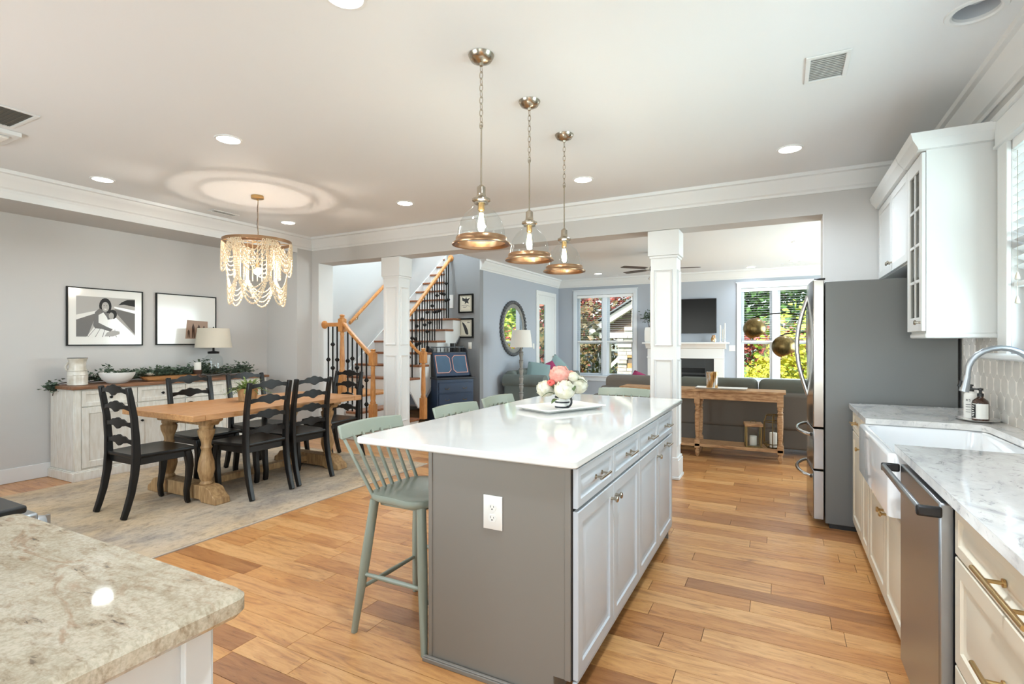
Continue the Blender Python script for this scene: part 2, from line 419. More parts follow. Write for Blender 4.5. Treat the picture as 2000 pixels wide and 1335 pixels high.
for p in planks[300:]: rest.box(p[0] + g, p[1] + g, -0.0125, p[2] - g, p[3] - g, random.uniform(-0.0006, 0))
stuff(rest.build('floorboards', 'board_joined', fl, smooth=False))

# kitchen/dining ceiling with a real round hole for the unlit downlight at (0.76, 2.94)
HX, HY, HR = 0.76, 2.95, 0.085
b = Bx(XL, -2.0, CZ, HX - .12, YH0, CZ + .12).box(HX + .12, -2.0, CZ, XR + .1, YH0, CZ + .12).box(HX - .12, -2.0, CZ, HX + .12, HY - .12, CZ + .12).box(HX - .12, HY + .12, CZ, HX + .12, YH0, CZ + .12)
n = 32; fr = [[], []]
for k in range(n):
    a = 2 * pi * k / n; c_, s_ = cos(a), sin(a); q = .12 / max(abs(c_), abs(s_))
    fr[0].append((HX + q * c_, HY + q * s_, CZ)); fr[1].append((HX + HR * c_, HY + HR * s_, CZ))
b.ring(fr, n, cap=False)
struct(b.build('ceiling', 'ceiling_paint', smooth=False))
struct(Bx(XA - .1, -.25, 2.565, XL, 4.93, CZ + .12).build('ceiling_alcove', 'wall_paint', smooth=False))
struct(Bx(XA - .15, -.25, -.1, XA, 4.93, 2.6).build('wall_left', 'wall_paint', smooth=False))
struct(Bx(XA - .15, 4.93, -.1, XL, YH1, CZ + .12).box(XL, YH0, -.1, XJ, YH1, CZ + .12).build('wall_corner', 'wall_paint', smooth=False))
struct(Bx(XJ, YH0, HB, XJR, YH1, CZ + .12).build('wall_header', 'wall_paint', smooth=False))
struct(Bx(XJR, YH0, -.1, XR + .15, YH1, CZ + .12).build('wall_back', 'wall_paint', smooth=False))
WY0, WY1, WZ0, WZ1 = 1.85, 3.53, 1.28, 2.385   # kitchen window hole
struct(Bx(XR, -2.0, -.1, XR + .15, WY0, CZ + .12).box(XR, WY1, -.1, XR + .15, YH1, CZ + .12).box(XR, WY0, -.1, XR + .15, WY1, WZ0).box(XR, WY0, WZ1, XR + .15, WY1, CZ + .12).build('wall_right', 'wall_paint', smooth=False))
# walls behind the camera, with openings added for the fill lamps
struct(Bx(XA - .15, -.25, -.1, -4.9, -.1, CZ).box(-4.9, -.25, 2.3, -1.9, -.1, CZ).box(-4.9, -.25, -.1, -1.9, -.1, .9).box(-1.9, -.25, -.1, -.95, -.1, CZ).build('wall_rear', 'wall_paint', smooth=False))
struct(Bx(-1.05, -2.0, -.1, -.95, -.1, CZ).box(-1.05, -2.1, 2.35, XR + .1, -2.0, CZ).box(-1.05, -2.1, -.1, -.75, -2.0, CZ).box(.95, -2.1, -.1, XR + .1, -2.0, CZ).box(-1.05, -2.1, -.1, XR + .1, -2.0, .3).build('wall_passage', 'wall_paint', smooth=False))

# hall, stairwell and living room shell
struct(Bx(-5.38, YG, -.1, XLV, YG + .12, 5.0).build('wall_hall', 'hall_paint', smooth=False))
struct(Bx(XST - .12, YH1, -.1, XST, 9.9, 5.1).box(XST - .12, 9.9, -.1, XLV - .12, 10.0, 5.1).build('wall_stair', 'stair_wall_paint', smooth=False))
struct(Bx(XST, YH0, CZ + .12, XLV + .1, YH1, 5.1).box(XLV, YH1, CZ + .3, XLV + .12, 10.0, 5.1).build('wall_stair_upper', 'stair_wall_paint', smooth=False))
struct(Bx(XST - .1, YH0, 5.0, XLV + .1, 10.0, 5.1).build('ceiling_stair', 'ceiling_paint', smooth=False))
struct(Bx(-5.5, YG + .12, -.1, -5.38, 9.9, 5.0).build('wall_stair_inner', 'stair_wall_paint', smooth=False))
DY0, DY1, DZ1 = 10.2, 11.12, 2.37   # glazed door in the living room's left wall
struct(Bx(XLV - .12, YG + .12, -.1, XLV, DY0, CZ + .3).box(XLV - .12, DY1, -.1, XLV, YF, CZ + .3).box(XLV - .12, DY0, DZ1, XLV, DY1, CZ + .3).build('wall_living_left', 'living_paint', smooth=False))
struct(Bx(XLV, YH1, CZ, XLR, YF, CZ + .3).build('ceiling_living', 'ceiling_paint', smooth=False))
struct(Bx(XLR, YH0, -.1, XLR + .12, 6.8, CZ + .1).box(XLR, 10.4, -.1, XLR + .12, YF + .15, CZ + .1).box(XLR, 6.8, 2.4, XLR + .12, 10.4, CZ + .1).box(XLR, 6.8, -.1, XLR + .12, 10.4, .4).box(XR + .15, YH0, -.1, XLR + .12, YH1, CZ + .1).build('wall_living_right', 'living_paint', smooth=False))  # unseen wall, its opening added for the living room fill lamp
W1 = (at(1127, 0, y=YF)[0], at(1237, 0, y=YF)[0]); W2 = (at(1448, 0, y=YF)[0], 0.50)
LZ0, LZ1 = 0.58, 2.42
struct(Bx(XLV - .12, YF, -.1, W1[0], YF + .15, CZ + .1).box(W1[1], YF, -.1, W2[0], YF + .15, CZ + .1).box(W2[1], YF, -.1, XLR, YF + .15, CZ + .1)
       .box(W1[0], YF, -.1, W1[1], YF + .15, LZ0).box(W1[0], YF, LZ1, W1[1], YF + .15, CZ + .1).box(W2[0], YF, -.1, W2[1], YF + .15, LZ0).box(W2[0], YF, LZ1, W2[1], YF + .15, CZ + .1)
       .build('wall_far', 'living_paint', smooth=False))

# crown mouldings, baseboards, window and door trim
CP = [(0, .165), (.010, .165), (.016, .145), (.03, .132), (.034, .12), (.07, .07), (.088, .045), (.092, .034), (.115, .028), (.12, .0), (0, 0)]
def crown(name, ax, a, b, wall, sgn, top=CZ, m='trim_white', s=1.0):
    return struct(B().prism([(wall + sgn * p * s, top - d * s) for p, d in CP], ax, a, b).build(name, m, ang=25))
crown('trim_1', 'y', -.1, YH0, XL, 1)
struct(Bx(XL, -.1, 2.565, XL + .008, 4.93, CZ - .16).build('trim_2', 'trim_white'))
crown('trim_3', 'x', XL, XR, YH0, -1)
crown('trim_4', 'y', -2.0, YH0, XR, -1)
crown('trim_5', 'y', YG, YF, XLV, 1, s=1.1)
crown('trim_6', 'x', XLV, XLR, YF, -1, s=1.1)
crown('trim_15', 'x', XST, -5.75, YH1, 1)
def baseboard(name, poly):
    return struct(poly.build(name, 'trim_white', bevel=.004))
baseboard('baseboard_left', Bx(XA, -.1, 0, XA + .015, 4.93, .14))
baseboard('baseboard_corner', Bx(XA, 4.915, 0, XL, 4.93, .14).box(XL, 4.915, 0, XL + .015, YH0, .14).box(XL, YH0 - .015, 0, XJ + .015, YH0, .14).box(XJ, YH0, 0, XJ + .015, YH1, .14))
baseboard('baseboard_hall', Bx(-5.0, YG - .015, 0, XLV + .015, YG, .14))
baseboard('baseboard_living', Bx(XLV, YG, 0, XLV + .015, DY0 - .1, .14).box(XLV, YF - .015, 0, XLR, YF, .14))
# white lining of the left jamb
struct(Bx(XJ, YH0 + .002, .14, XJ + .004, YH1, HB).build('trim_7', 'trim_white'))
struct(Bx(XJR - .004, YH0 + .002, 0, XJR, YH1, HB).build('trim_8', 'trim_white'))

# columns standing in the wide opening
def column(name, cx, label):
    y0, y1 = YH0 + .004, YH1 - .004; cy = (y0 + y1) / 2
    t = thing(name, label, 'column', (cx, cy, 0), 0, None)
    B_ = lambda hx, hy, z0, z1: Bx(-hx, -hy, z0, hx, hy, z1)
    hx, hy = .125, .112
    B_(hx, hy, .2, 2.24).build('shaft', 'trim_white', t, .002)
    B_(hx + .03, hy + .02, 0, .03).build('plinth_shoe', 'trim_white', t, .006)
    B_(hx + .022, hy + .012, .03, .19).box(-hx - .014, -hy - .008, .19, hx + .014, hy + .008, .215).build('plinth', 'trim_white', t, .004)
    B_(hx + .025, hy + .016, 2.19, 2.437).box(-hx - .012, -hy - .008, 2.165, hx + .012, hy + .008, 2.19).build('capital', 'trim_white', t, .004)
    # raised mouldings framing the two panels of every face
    for (fx, fy) in ((0, -1), (1, 0), (-1, 0), (0, 1)):
        for (z0, z1) in ((.32, 1.17), (1.30, 2.05)):
            w_ = hx if fy else hy; wi = w_ - .035
            def fn(u, v, n_, fx=fx, fy=fy, wi=wi, z0=z0):
                if fy: return (-wi + u, fy * (hy + n_), z0 + v)
                return (fx * (hx + n_), -wi + u, z0 + v)
            B().nest(fn, 2 * wi, z1 - z0, [(0, .001), (0, .004), (.006, .014), (.014, .008), (.022, .002), (.03, .0012)], -.001).build('panel_moulding', 'trim_white', t)
    return t
column('panelled_column', -1.025, 'white panelled square column behind the far right corner of the island')
column('panelled_column', -4.465, 'white panelled square column in front of the staircase')

# ------------------------------------------------------------ windows
slat_src = {}
def blind(parent, x0, x1, yc, ztop, zbot, pitch, tilt, name='slat', depth=.045, ax='x', m='blind_white'):
    hw = depth / 2
    poly = [(-hw, 0), (hw, 0), (hw, .0025), (-hw, .0025)]
    if ax == 'x': s0 = B().prism(poly, 'x', x0, x1)
    else: s0 = B().prism([(-hw, 0), (hw, 0), (hw, .0025), (-hw, .0025)], 'y', x0, x1)
    src = s0.build(name, m, parent); z = ztop; first = True
    rot = (tilt, 0, 0) if ax == 'x' else (0, tilt, 0)
    while z > zbot:
        loc = (0, yc, z) if ax == 'x' else (yc, 0, z)
        if first: src.location = loc; src.rotation_euler = rot; first = False
        else: inst(src, parent, loc, rot)
        z -= pitch
def living_window(name, x0, x1, zmid=1.33, blinds=True):
    t = sempty(name, ((x0 + x1) / 2, YF, LZ0)); ox, oy, oz = t.location
    def bx(*a): return Bx(a[0] - ox, a[1] - oy, a[2] - oz, a[3] - ox, a[4] - oy, a[5] - oz)
    c = .085; y = YF
    f = bx(x0 - c, y - .022, LZ0, x0, y, LZ1 + c); f.box(x1 - ox, -.022, 0, x1 + c - ox, 0, LZ1 + c - oz); f.box(x0 - ox, -.022, LZ1 - oz, x1 - ox, 0, LZ1 + c - oz)
    f.build('casing', 'window_white', t, .003)
    bx(x0 - c, y - .022, LZ1 + c, x1 + c, y, LZ1 + c + .02).box(x0 - c - .02 - ox, -.035, LZ1 + c + .02 - oz, x1 + c + .02 - ox, 0, LZ1 + c + .04 - oz).build('head_trim', 'window_white', t, .003)
    bx(x0 - c - .03, y - .06, LZ0 - .03, x1 + c + .03, y + .05, LZ0).build('sill', 'window_white', t, .004)
    bx(x0 - c, y - .02, LZ0 - .13, x1 + c, y, LZ0 - .03).build('apron', 'window_white', t, .003)
    xm = (x0 + x1) / 2
    bx(xm - .05, y + .002, LZ0 + .001, xm + .05, y + .12, LZ1 - .001).build('mullion', 'window_white', t, .003)
    for a, b2 in ((x0, xm - .05), (xm + .05, x1)):
        for (za, zb, yo) in ((LZ0, zmid + .03, .05), (zmid - .03, LZ1, .085)):
            s = .045; y_ = y + yo
            q = bx(a, y_, za, a + s, y_ + .03, zb); q.box(b2 - s - ox, yo, za - oz, b2 - ox, yo + .03, zb - oz); q.box(a + s - ox, yo, za - oz, b2 - s - ox, yo + .03, za + s - oz); q.box(a + s - ox, yo, zb - s - oz, b2 - s - ox, yo + .03, zb - oz)
            sa = q.build('sash', 'window_white', t, .002)
            bx(a + s, y_ + .012, za + s, b2 - s, y_ + .016, zb - s).build('pane', 'pane_glass', sa, smooth=False)
    if blinds:
        bx(x0 + .005, y - .004, LZ1 - .07, x1 - .005, y + .045, LZ1 - .005).build('head_rail', 'blind_white', t, .003)
        blind(t, x0 + .01 - ox, x1 - .01 - ox, .025, LZ1 - .1 - oz, zmid + .05 - oz, .047, R(4), depth=.04)
        bx(x0 + .01, y + .005, zmid + .005, x1 - .01, y + .042, zmid + .035).build('bottom_rail', 'blind_white', t, .003)
    return t
living_window('window_1', *W1); living_window('window_2', *W2)
# kitchen window over the sink
t = sempty('window_3', (XR, 2.7, WZ0)); o_ = Vector(t.location)
def kb(*a): return Bx(a[0] - o_.x, a[1] - o_.y, a[2] - o_.z, a[3] - o_.x, a[4] - o_.y, a[5] - o_.z)
c = .125
q = kb(XR - .022, WY1, WZ0 - .03, XR, WY1 + c, WZ1 + .0); q.box(-.022, WY0 - c - o_.y, -.03, 0, WY0 - o_.y, WZ1 - o_.z); q.build('casing', 'trim_white', t, .004)
kb(XR - .03, WY0 - c - .01, WZ1, XR, WY1 + c + .01, WZ1 + .13).box(-.045, WY0 - c - .03 - o_.y, WZ1 + .13 - o_.z, 0, WY1 + c + .03 - o_.y, WZ1 + .155 - o_.z).box(-.036, WY0 - c - .02 - o_.y, WZ1 - .012 - o_.z, 0, WY1 + c + .02 - o_.y, WZ1 + .004 - o_.z).build('head_trim', 'trim_white', t, .003)
kb(XR - .09, WY0 - c - .03, WZ0 - .03, XR + .05, WY1 + c + .03, WZ0).build('sill', 'trim_white', t, .01)
for (za, zb, xo) in ((WZ0, 1.83, .05), (1.80, WZ1, .085)):
    s = .05; q = kb(XR + xo, WY0, za, XR + xo + .03, WY0 + s, zb); q.box(xo, WY1 - s - o_.y, za - o_.z, xo + .03, WY1 - o_.y, zb - o_.z)
    q.box(xo, WY0 + s - o_.y, za - o_.z, xo + .03, WY1 - s - o_.y, za + s - o_.z); q.box(xo, WY0 + s - o_.y, zb - s - o_.z, xo + .03, WY1 - s - o_.y, zb - o_.z)
    sa = q.build('sash', 'window_white', t, .002)
    kb(XR + xo + .012, WY0 + s, za + s, XR + xo + .016, WY1 - s, zb - s).build('pane', 'pane_glass', sa, smooth=False)
kb(XR + .0, WY0 + .005, WZ1 - .06, XR + .045, WY1 - .005, WZ1 - .003).build('head_rail', 'blind_white', t, .003)
blind(t, WY0 + .012 - o_.y, WY1 - .012 - o_.y, .024, WZ1 - .085 - o_.z, 1.68 - o_.z, .045, R(24), depth=.05, ax='y')
kb(XR + .004, WY0 + .012, 1.62, XR + .046, WY1 - .012, 1.645).build('bottom_rail', 'blind_white', t, .003)
for zt in (1.69, 1.57):
    q = B().cyl((.0, WY1 - .07 - o_.y, 2.3 - o_.z), (.0, WY1 - .07 - o_.y, zt - o_.z), .0015, n=5); q.lathe([(.003, 0), (.009, -.02), (.011, -.035), (.004, -.04)], (.0, WY1 - .07 - o_.y, zt - o_.z), 10)
    q.build('pull_cord', 'ceramic_cream', t)
# glazed door in the living room's left wall
t = sempty('door_1', (XLV, (DY0 + DY1) / 2, 0)); oy = t.location.y
q = Bx(0, DY0 - .085 - oy, 0, .02, DY0 - oy, DZ1 + .09).box(0, DY1 - oy, 0, .02, DY1 + .085 - oy, DZ1 + .09).box(0, DY0 - oy, DZ1, .02, DY1 - oy, DZ1 + .09); q.build('casing', 'trim_white', t, .003)
ga, gb = DY0 + .1 - oy, DY0 + .42 - oy
q = Bx(-.03, DY0 - oy, 0, .004, ga, DZ1).box(-.03, gb, 0, .004, DY1 - oy, DZ1).box(-.03, ga, 0, .004, gb, .45).box(-.03, ga, 2.17, .004, gb, DZ1); q.build('leaf', 'trim_white', t, .003)
Bx(-.015, ga, .45, -.010, gb, 2.17).build('pane', 'pane_glass', t, smooth=False)
B().sphere((.04, DY1 - .1 - oy, 1.0), .028).build('door_handle', 'nickel', t)

# ------------------------------------------------------------ cabinetry helpers
RAISED = [(0, .016), (.003, .019), (.048, .019), (.052, .012), (.062, .009), (.070, .009), (.092, .016), (.097, .017)]
RAISED_S = [(0, .016), (.003, .019), (.030, .019), (.034, .012), (.040, .009), (.045, .009), (.060, .016), (.063, .017)]
SHAKER = [(0, .016), (.002, .019), (.052, .019), (.056, .013), (.066, .008)]
def front_bm(w_, h, steps, sgn, ax='x'):
    # a door or drawer front: local u along y (or x), v up, outward normal = sgn * axis
    if ax == 'x': fn = lambda u, v, n_: (sgn * n_, u, v)
    else: fn = lambda u, v, n_: (u, sgn * n_, v)
    return B().nest(fn, w_, h, steps)
def bar_pull(parent, loc, length, sgn, ax='x', along='y', m='brass', off=.032, r=.0055, name='pull', posts=.6):
    t = B(); L_ = length / 2; p = L_ * posts
    if ax == 'x':
        d = (0, 1, 0) if along == 'y' else (0, 0, 1)
        o = (sgn * off, 0, 0)
    else:
        d = (1, 0, 0) if along == 'x' else (0, 0, 1); o = (0, sgn * off, 0)
    V_ = lambda k, q=1: (o[0] * q + d[0] * k, o[1] * q + d[1] * k, o[2] * q + d[2] * k)
    t.cyl(V_(-L_), V_(L_), r, n=10)
    for k in (-p, p): t.cyl(V_(k, 0), V_(k, 1), r * .8, n=8); t.cyl(V_(k, 0), V_(k, .12), r * 1.7, n=10)
    return t.build(name, m, parent, loc=loc)
def knob(parent, loc, sgn, ax='x', m='nickel', r=.014):
    pr = [(r * .5, 0), (r * .42, .012), (r * .5, .018), (r, .022), (r, .028), (r * .8, .031), (.0005, .032)]
    t = B().lathe(pr, n=14)
    if ax == 'x': t.tf(Matrix.Rotation(sgn * pi / 2, 4, 'Y'))
    else: t.tf(Matrix.Rotation(-sgn * pi / 2, 4, 'X'))
    return t.build('knob', m, parent, loc=loc)
def rrect(x0, y0, x1, y1, r, z, k=5):
    pts = []
    for cx, cy, a0 in ((x1 - r, y1 - r, 0), (x0 + r, y1 - r, 90), (x0 + r, y0 + r, 180), (x1 - r, y0 + r, 270)):
        for i in range(k + 1):
            a = R(a0 + 90 * i / k); pts.append((cx + r * cos(a), cy + r * sin(a), z))
    return pts
def slab(x0, y0, x1, y1, z0, z1, r=.03, e=.004, k=5):
    fr = [rrect(x0 + e, y0 + e, x1 - e, y1 - e, max(r - e, .001), z0, k), rrect(x0, y0, x1, y1, r, z0 + e, k), rrect(x0, y0, x1, y1, r, z1 - e, k), rrect(x0 + e, y0 + e, x1 - e, y1 - e, max(r - e, .001), z1, k)]
    return B().ring(fr, 4 * (k + 1))

# ------------------------------------------------------------ island
IX0, IX1, IY0, IY1 = -1.315, -.675, 1.775, 3.625
isl = thing('kitchen_island', 'grey kitchen island cabinet with four doors and four drawers, outlet on its end', 'kitchen island', (-1.0, 2.7, 0)); io = (-1.0, 2.7)
def ib(*a): return Bx(a[0] - io[0], a[1] - io[1], a[2], a[3] - io[0], a[4] - io[1], a[5])
ib(IX0 + .012, IY0 + .006, .1, IX1, IY1 - .006, .882).box(IX0 + .012 - io[0], IY0 + .006 - io[1], 0, IX1 - .075 - io[0], IY1 - .006 - io[1], .1).build('carcass', 'gap_dark', isl)
ib(IX0, IY0, 0, IX1 - .075, IY0 + .006, .882).box(IX1 - .075 - io[0], IY0 - io[1], .1, IX1 - .006 - io[0], IY0 + .006 - io[1], .882).build('end_panel', 'island_paint', isl)
ib(IX0 - .002, IY0 - .005, 0, IX0 + .016, IY0 + .001, .882).build('stile', 'island_paint', isl, .0015); ib(IX1 - .028, IY0 - .005, .1, IX1 - .006, IY0 + .001, .882).build('stile', 'island_paint', isl, .0015)
ib(IX0, IY1 - .006, 0, IX1 - .006, IY1, .882).build('far_end_panel', 'island_paint', isl)
ib(IX0, IY0, 0, IX0 + .012, IY1, .882).build('back_panel', 'island_paint', isl)
ib(IX0 - .022, IY0 - .022, 0, IX1 - .085, IY0 - .005, .018).box(IX0 - .018 - io[0], IY0 - .018 - io[1], .018, IX1 - .085 - io[0], IY0 - .005 - io[1], .024).build('shoe_moulding', 'island_paint', isl, .006)
ib(IX1 - .08, IY0 + .006, 0, IX1 - .074, IY1, .1).build('toe_kick', 'island_paint', isl)
ib(IX1, IY0 + .0, .088, IX1 + .016, IY1, .098).build('bottom_rail', 'island_paint_lit', isl, .002)
ys = [1.779, 2.232, 2.700, 3.168, 3.620]
for i in range(4):
    a, b_ = ys[i] + .002, ys[i + 1] - .002; w_ = b_ - a
    d = front_bm(w_, .145, RAISED_S, 1).build('drawer', 'island_paint_lit', isl, loc=(IX1 + .001 - io[0], a - io[1], .731))
    bar_pull(d, (.017, w_ / 2 + .02, .0725), .13, 1, m='nickel')
    dr = front_bm(w_, .615, RAISED, 1).build('door', 'island_paint_lit', isl, loc=(IX1 + .001 - io[0], a - io[1], .104))
    if i == 3: bar_pull(dr, (.019, w_ / 2, .582), .13, 1, m='nickel')
    else: knob(dr, (.019, (w_ - .03) if i in (0, 2) else .03, .555), 1)
    # seams between units
tag(slab(-1.70, 1.74, -.648, 4.01, .884, .914, r=.02, e=.005).build('island_countertop', 'quartz'), 'glossy white quartz countertop overhanging the grey island', 'countertop')
ot = thing('wall_outlet', 'white duplex outlet with two sockets on the island end', 'outlet', (-1.006, IY0 - .0015, .669))
B().ring([[(x, -y_, z) for x, z in ((-s, -q), (s, -q), (s, q), (-s, q))] for s, q, y_ in ((.042, .066, 0), (.042, .066, .003), (.038, .062, .006))], 4).build('plate', 'switch_white', ot)
for z in (-.021, .021):
    s = B().ring([[(.017 * cos(2 * pi * k / 20), -y_, z + max(-.0135, min(.0135, .017 * sin(2 * pi * k / 20)))) for k in range(20)] for y_ in (.005, .0085)], 20).build('socket', 'switch_white', ot)
    Bx(-.008, -.0092, z + .000, -.0062, -.0084, z + .008).box(.0062, -.0092, z + .001, .008, -.0084, z + .007).cyl((0, -.0092, z - .006), (0, -.0084, z - .006), .0028, n=10).build('slot', 'gap_dark', s)
B().cyl((0, -.007, 0), (0, -.0058, 0), .003, n=10).build('screw', 'switch_white', ot)

# ------------------------------------------------------------ right-hand run
FX = .462   # carcass face, fronts sit 18 mm proud of it
def base_cab(name, label, y0, y1, m, layout, sgn=-1):
    t = thing(name, label, 'cabinet', (.75, (y0 + y1) / 2, 0)); oy = (y0 + y1) / 2; ox = .75
    Bx(FX - ox, y0 + .001 - oy, .1, XR - .003 - ox, y1 - .001 - oy, .88 if 'sink' not in name else .62).box(FX + .07 - ox, y0 + .001 - oy, 0, XR - .003 - ox, y1 - .001 - oy, .1).build('carcass', m, t)
    Bx(FX - .016 - ox, y0 + .001 - oy, .088, FX - ox, y1 - .001 - oy, .099).build('bottom_rail', m, t, .002)
    for kind, a, b_, z0, z1, hw in layout:
        w_ = b_ - a - .004
        st = RAISED if (z1 - z0) > .25 and w_ > .22 else RAISED_S
        f = front_bm(w_, z1 - z0, st, -1).build(kind, m, t, loc=(FX - .001 - ox, a + .002 - oy, z0))
        if hw == 'long': bar_pull(f, (-.019, w_ / 2, (z1 - z0) / 2), .30, -1, m='brass', r=.006, off=.038, posts=.5)
        elif hw == 'bar': bar_pull(f, (-.019, w_ / 2, (z1 - z0) / 2), .13, -1, m='brass')
        elif hw and hw[0] == 'knob': knob(f, (-.019, hw[1] if hw[1] > 0 else w_ + hw[1], (z1 - z0) - .06), -1, m='brass', r=.013)
    return t
base_cab('drawer_cabinet', 'cream cabinet with stacked drawers and long brass pulls, right of the dishwasher', 1.00, 1.90, 'cab_cream',
         [('drawer', 1.00, 1.90, .735, .872, 'long'), ('drawer', 1.00, 1.90, .425, .728, 'long'), ('drawer', 1.00, 1.90, .105, .418, 'long')])
base_cab('sink_cabinet', 'cream two-door cabinet under the apron sink', 2.50, 3.545, 'cab_cream',
         [('door', 2.52, 3.02, .105, .585, ('knob', -.035)), ('door', 3.02, 3.525, .105, .585, ('knob', .035))])
base_cab('narrow_cabinet', 'narrow cream cabinet with drawer and doors beside the refrigerator', 3.55, 4.28, 'cab_cream',
         [('drawer', 3.83, 4.27, .735, .872, 'bar'), ('door', 3.83, 4.27, .105, .728, ('knob', .035)), ('door', 3.56, 3.82, .105, .872, None)])
# dishwasher
dw = thing('dishwasher', 'stainless steel dishwasher with a bar handle, between cream cabinets', 'dishwasher', (.75, 2.18, 0))
Bx(.45 - .75, 1.915 - 2.18, .1, .285, 2.49 - 2.18, .875).build('tub', 'black_plastic', dw)
Bx(.412 - .75, 1.925 - 2.18, .11, .45 - .75, 2.478 - 2.18, .868).build('door', 'steel', dw, .006)
Bx(.49 - .75, 1.92 - 2.18, 0, .285, 2.485 - 2.18, .1).build('toe_panel', 'black_plastic', dw)
hd = B().ring([[(-.338 - off, yy_, .835 + dz_) for off, dz_ in ((.0, -.006), (.0, .008), (-.0, .008), (-.0, -.006))] for yy_ in (0,)], 4, cap=False)
h = B().box(.352 - .75, 1.90 - 2.18, .835, .368 - .75, 2.49 - 2.18, .862).build('handle', 'steel', dw, .007)
for ya, yb2 in ((1.887, 1.905), (2.485, 2.50)): Bx(.352 - .75, ya - 2.18, .832, .413 - .75, yb2 - 2.18, .864).build('handle_bracket', 'black_plastic', h, .006)
# apron sink
sk = thing('farmhouse_sink', 'white porcelain farmhouse sink with a rounded apron front', 'sink', (.66, 3.06, .62))
o = (.66, 3.06, .62); x0, y0, x1, y1 = .392 - o[0], 2.60 - o[1], .945 - o[0], 3.515 - o[1]
fr = [rrect(x0, y0, x1, y1, .03, .0), rrect(x0, y0, x1, y1, .03, .245), rrect(x0 + .004, y0 + .004, x1 - .004, y1 - .004, .028, .256), rrect(x0 + .012, y0 + .012, x1 - .012, y1 - .012, .024, .26),
      rrect(x0 + .03, y0 + .03, x1 - .03, y1 - .03, .04, .26), rrect(x0 + .038, y0 + .038, x1 - .038, y1 - .038, .05, .252), rrect(x0 + .045, y0 + .045, x1 - .045, y1 - .045, .06, .06), rrect(x0 + .08, y0 + .08, x1 - .08, y1 - .08, .04, .03)]
B().ring(fr, 24).build('basin', 'porcelain', sk, ang=50)
B().lathe([(.045, 0), (.045, .003), (.03, .002), (.001, .001)], (0, 0, .03), 20).build('drain', 'chrome', sk)
# counter: far piece, near piece and the strip behind the sink are one slab
def ccw(pts): return pts
cpts = [(.42, .25), (.42, 2.645), (.42, 2.646), (.86, 2.646), (.91, 2.67), (.93, 2.72), (.93, 3.40), (.91, 3.45), (.86, 3.475), (.42, 3.475), (.42, 4.295), (1.048, 4.295), (1.048, .25)]
ct = B().prism(cpts, 'z', .8825, .914)
tag(ct.build('right_countertop', 'marble', None, .003), 'pale veined stone countertop around the apron sink', 'countertop')
# faucet
fa = thing('faucet', 'brushed steel gooseneck faucet arching over the sink', 'faucet', (.985, 3.05, .914))
pts = [(0, 0, z) for z in (.03, .1, .2, .285)] + [(-.115 + .115 * cos(a), 0, .285 + .115 * sin(a)) for a in [R(x) for x in range(15, 181, 15)]]
pts += [(-.232, 0, .262)]
B().tube(pts, .0125, 14).build('neck', 'steel', fa)
B().lathe([(.028, 0), (.028, .006), (.02, .012), (.018, .05), (.0135, .055)], n=20).build('base', 'steel', fa)
hd = B().tube([(-.231, 0, .272), (-.234, 0, .255), (-.243, 0, .2)], [.0145, .0155, .019], 14).build('spray_head', 'steel', fa)
B().tube([(-.252, 0, .249), (-.258, 0, .222)], [.009, .009], 8).build('spray_button', 'black_plastic', hd)
B().tube([(0, .018, .05), (0, .06, .06), (0, .10, .10)], [.007, .006, .005], 10).build('lever', 'steel', fa)
# tray and soap bottles
tag(B().lathe([(.001, 0), (.055, 0), (.07, .004), (.098, .010), (.1, .012), (.095, .012), (.07, .007), (.001, .006)], (.945, 3.655, .914), 40, sx=.95, sy=1.25).build('soap_tray', 'marble'), 'oval stone tray under the soap bottles', 'tray')
bz = .9206
bt = thing('soap_bottle', 'tall white soap bottle with black pump behind the amber bottle', 'soap bottle', (.935, 3.715, bz))
B().lathe([(.029, 0), (.031, .004), (.031, .128), (.026, .138), (.014, .142), (.014, .146)], n=24).build('body', 'matte_white', bt)
B().lathe([(.0315, .02), (.0315, .112)], n=24, cap=False).build('paper_label', 'label_white', bt)
B().lathe([(.014, .146), (.014, .16), (.006, .161), (.006, .175), (.011, .176), (.011, .184), (.001, .185)], n=12).box(-.035, -.005, .177, 0, .005, .184).build('pump', 'black_plastic', bt)
bt2 = thing('amber_bottle', 'amber glass pump bottle with black and white label by the faucet', 'soap bottle', (.945, 3.60, bz), R(-20))
B().lathe([(.033, 0), (.036, .003), (.036, .095), (.032, .108), (.018, .120), (.013, .124), (.013, .13)], n=28).build('body', 'amber', bt2)
q = [[(.0366 * cos(a), .0366 * sin(a), z) for a in [R(x) for x in range(150, 361, 15)]] for z in (.012, .092)]
def strip(fr, flip=False):
    b = B(); n = len(fr[0]); b.v = [p for f in fr for p in f]; b.f = [(i, i + 1, n + i + 1, n + i) for i in range(n - 1)]; return b
strip([[(.0366 * cos(R(x)), .0366 * sin(R(x)), z) for x in range(215, 345, 10)] for z in (.012, .092)]).build('paper_label', 'label_white', bt2)
lb = strip([[(.037 * cos(R(x)), .037 * sin(R(x)), z) for x in range(200, 246, 9)] for z in (.016, .088)]).build('dark_label', 'label_black', bt2)
for k, z in enumerate((.078, .066, .054, .044, .034, .026)):
    strip([[(.0374 * cos(R(x)), .0374 * sin(R(x)), z + dz) for x in range(208, 238 - 4 * (k % 3), 3)] for dz in (-.0022, .0022)]).build('print_line', 'label_white', lb)
B().lathe([(.014, .13), (.014, .145), (.006, .147), (.006, .16), (.012, .162), (.012, .172), (.001, .174)], n=12).box(-.04, -.006, .163, 0, .006, .171).build('pump', 'black_plastic', bt2)
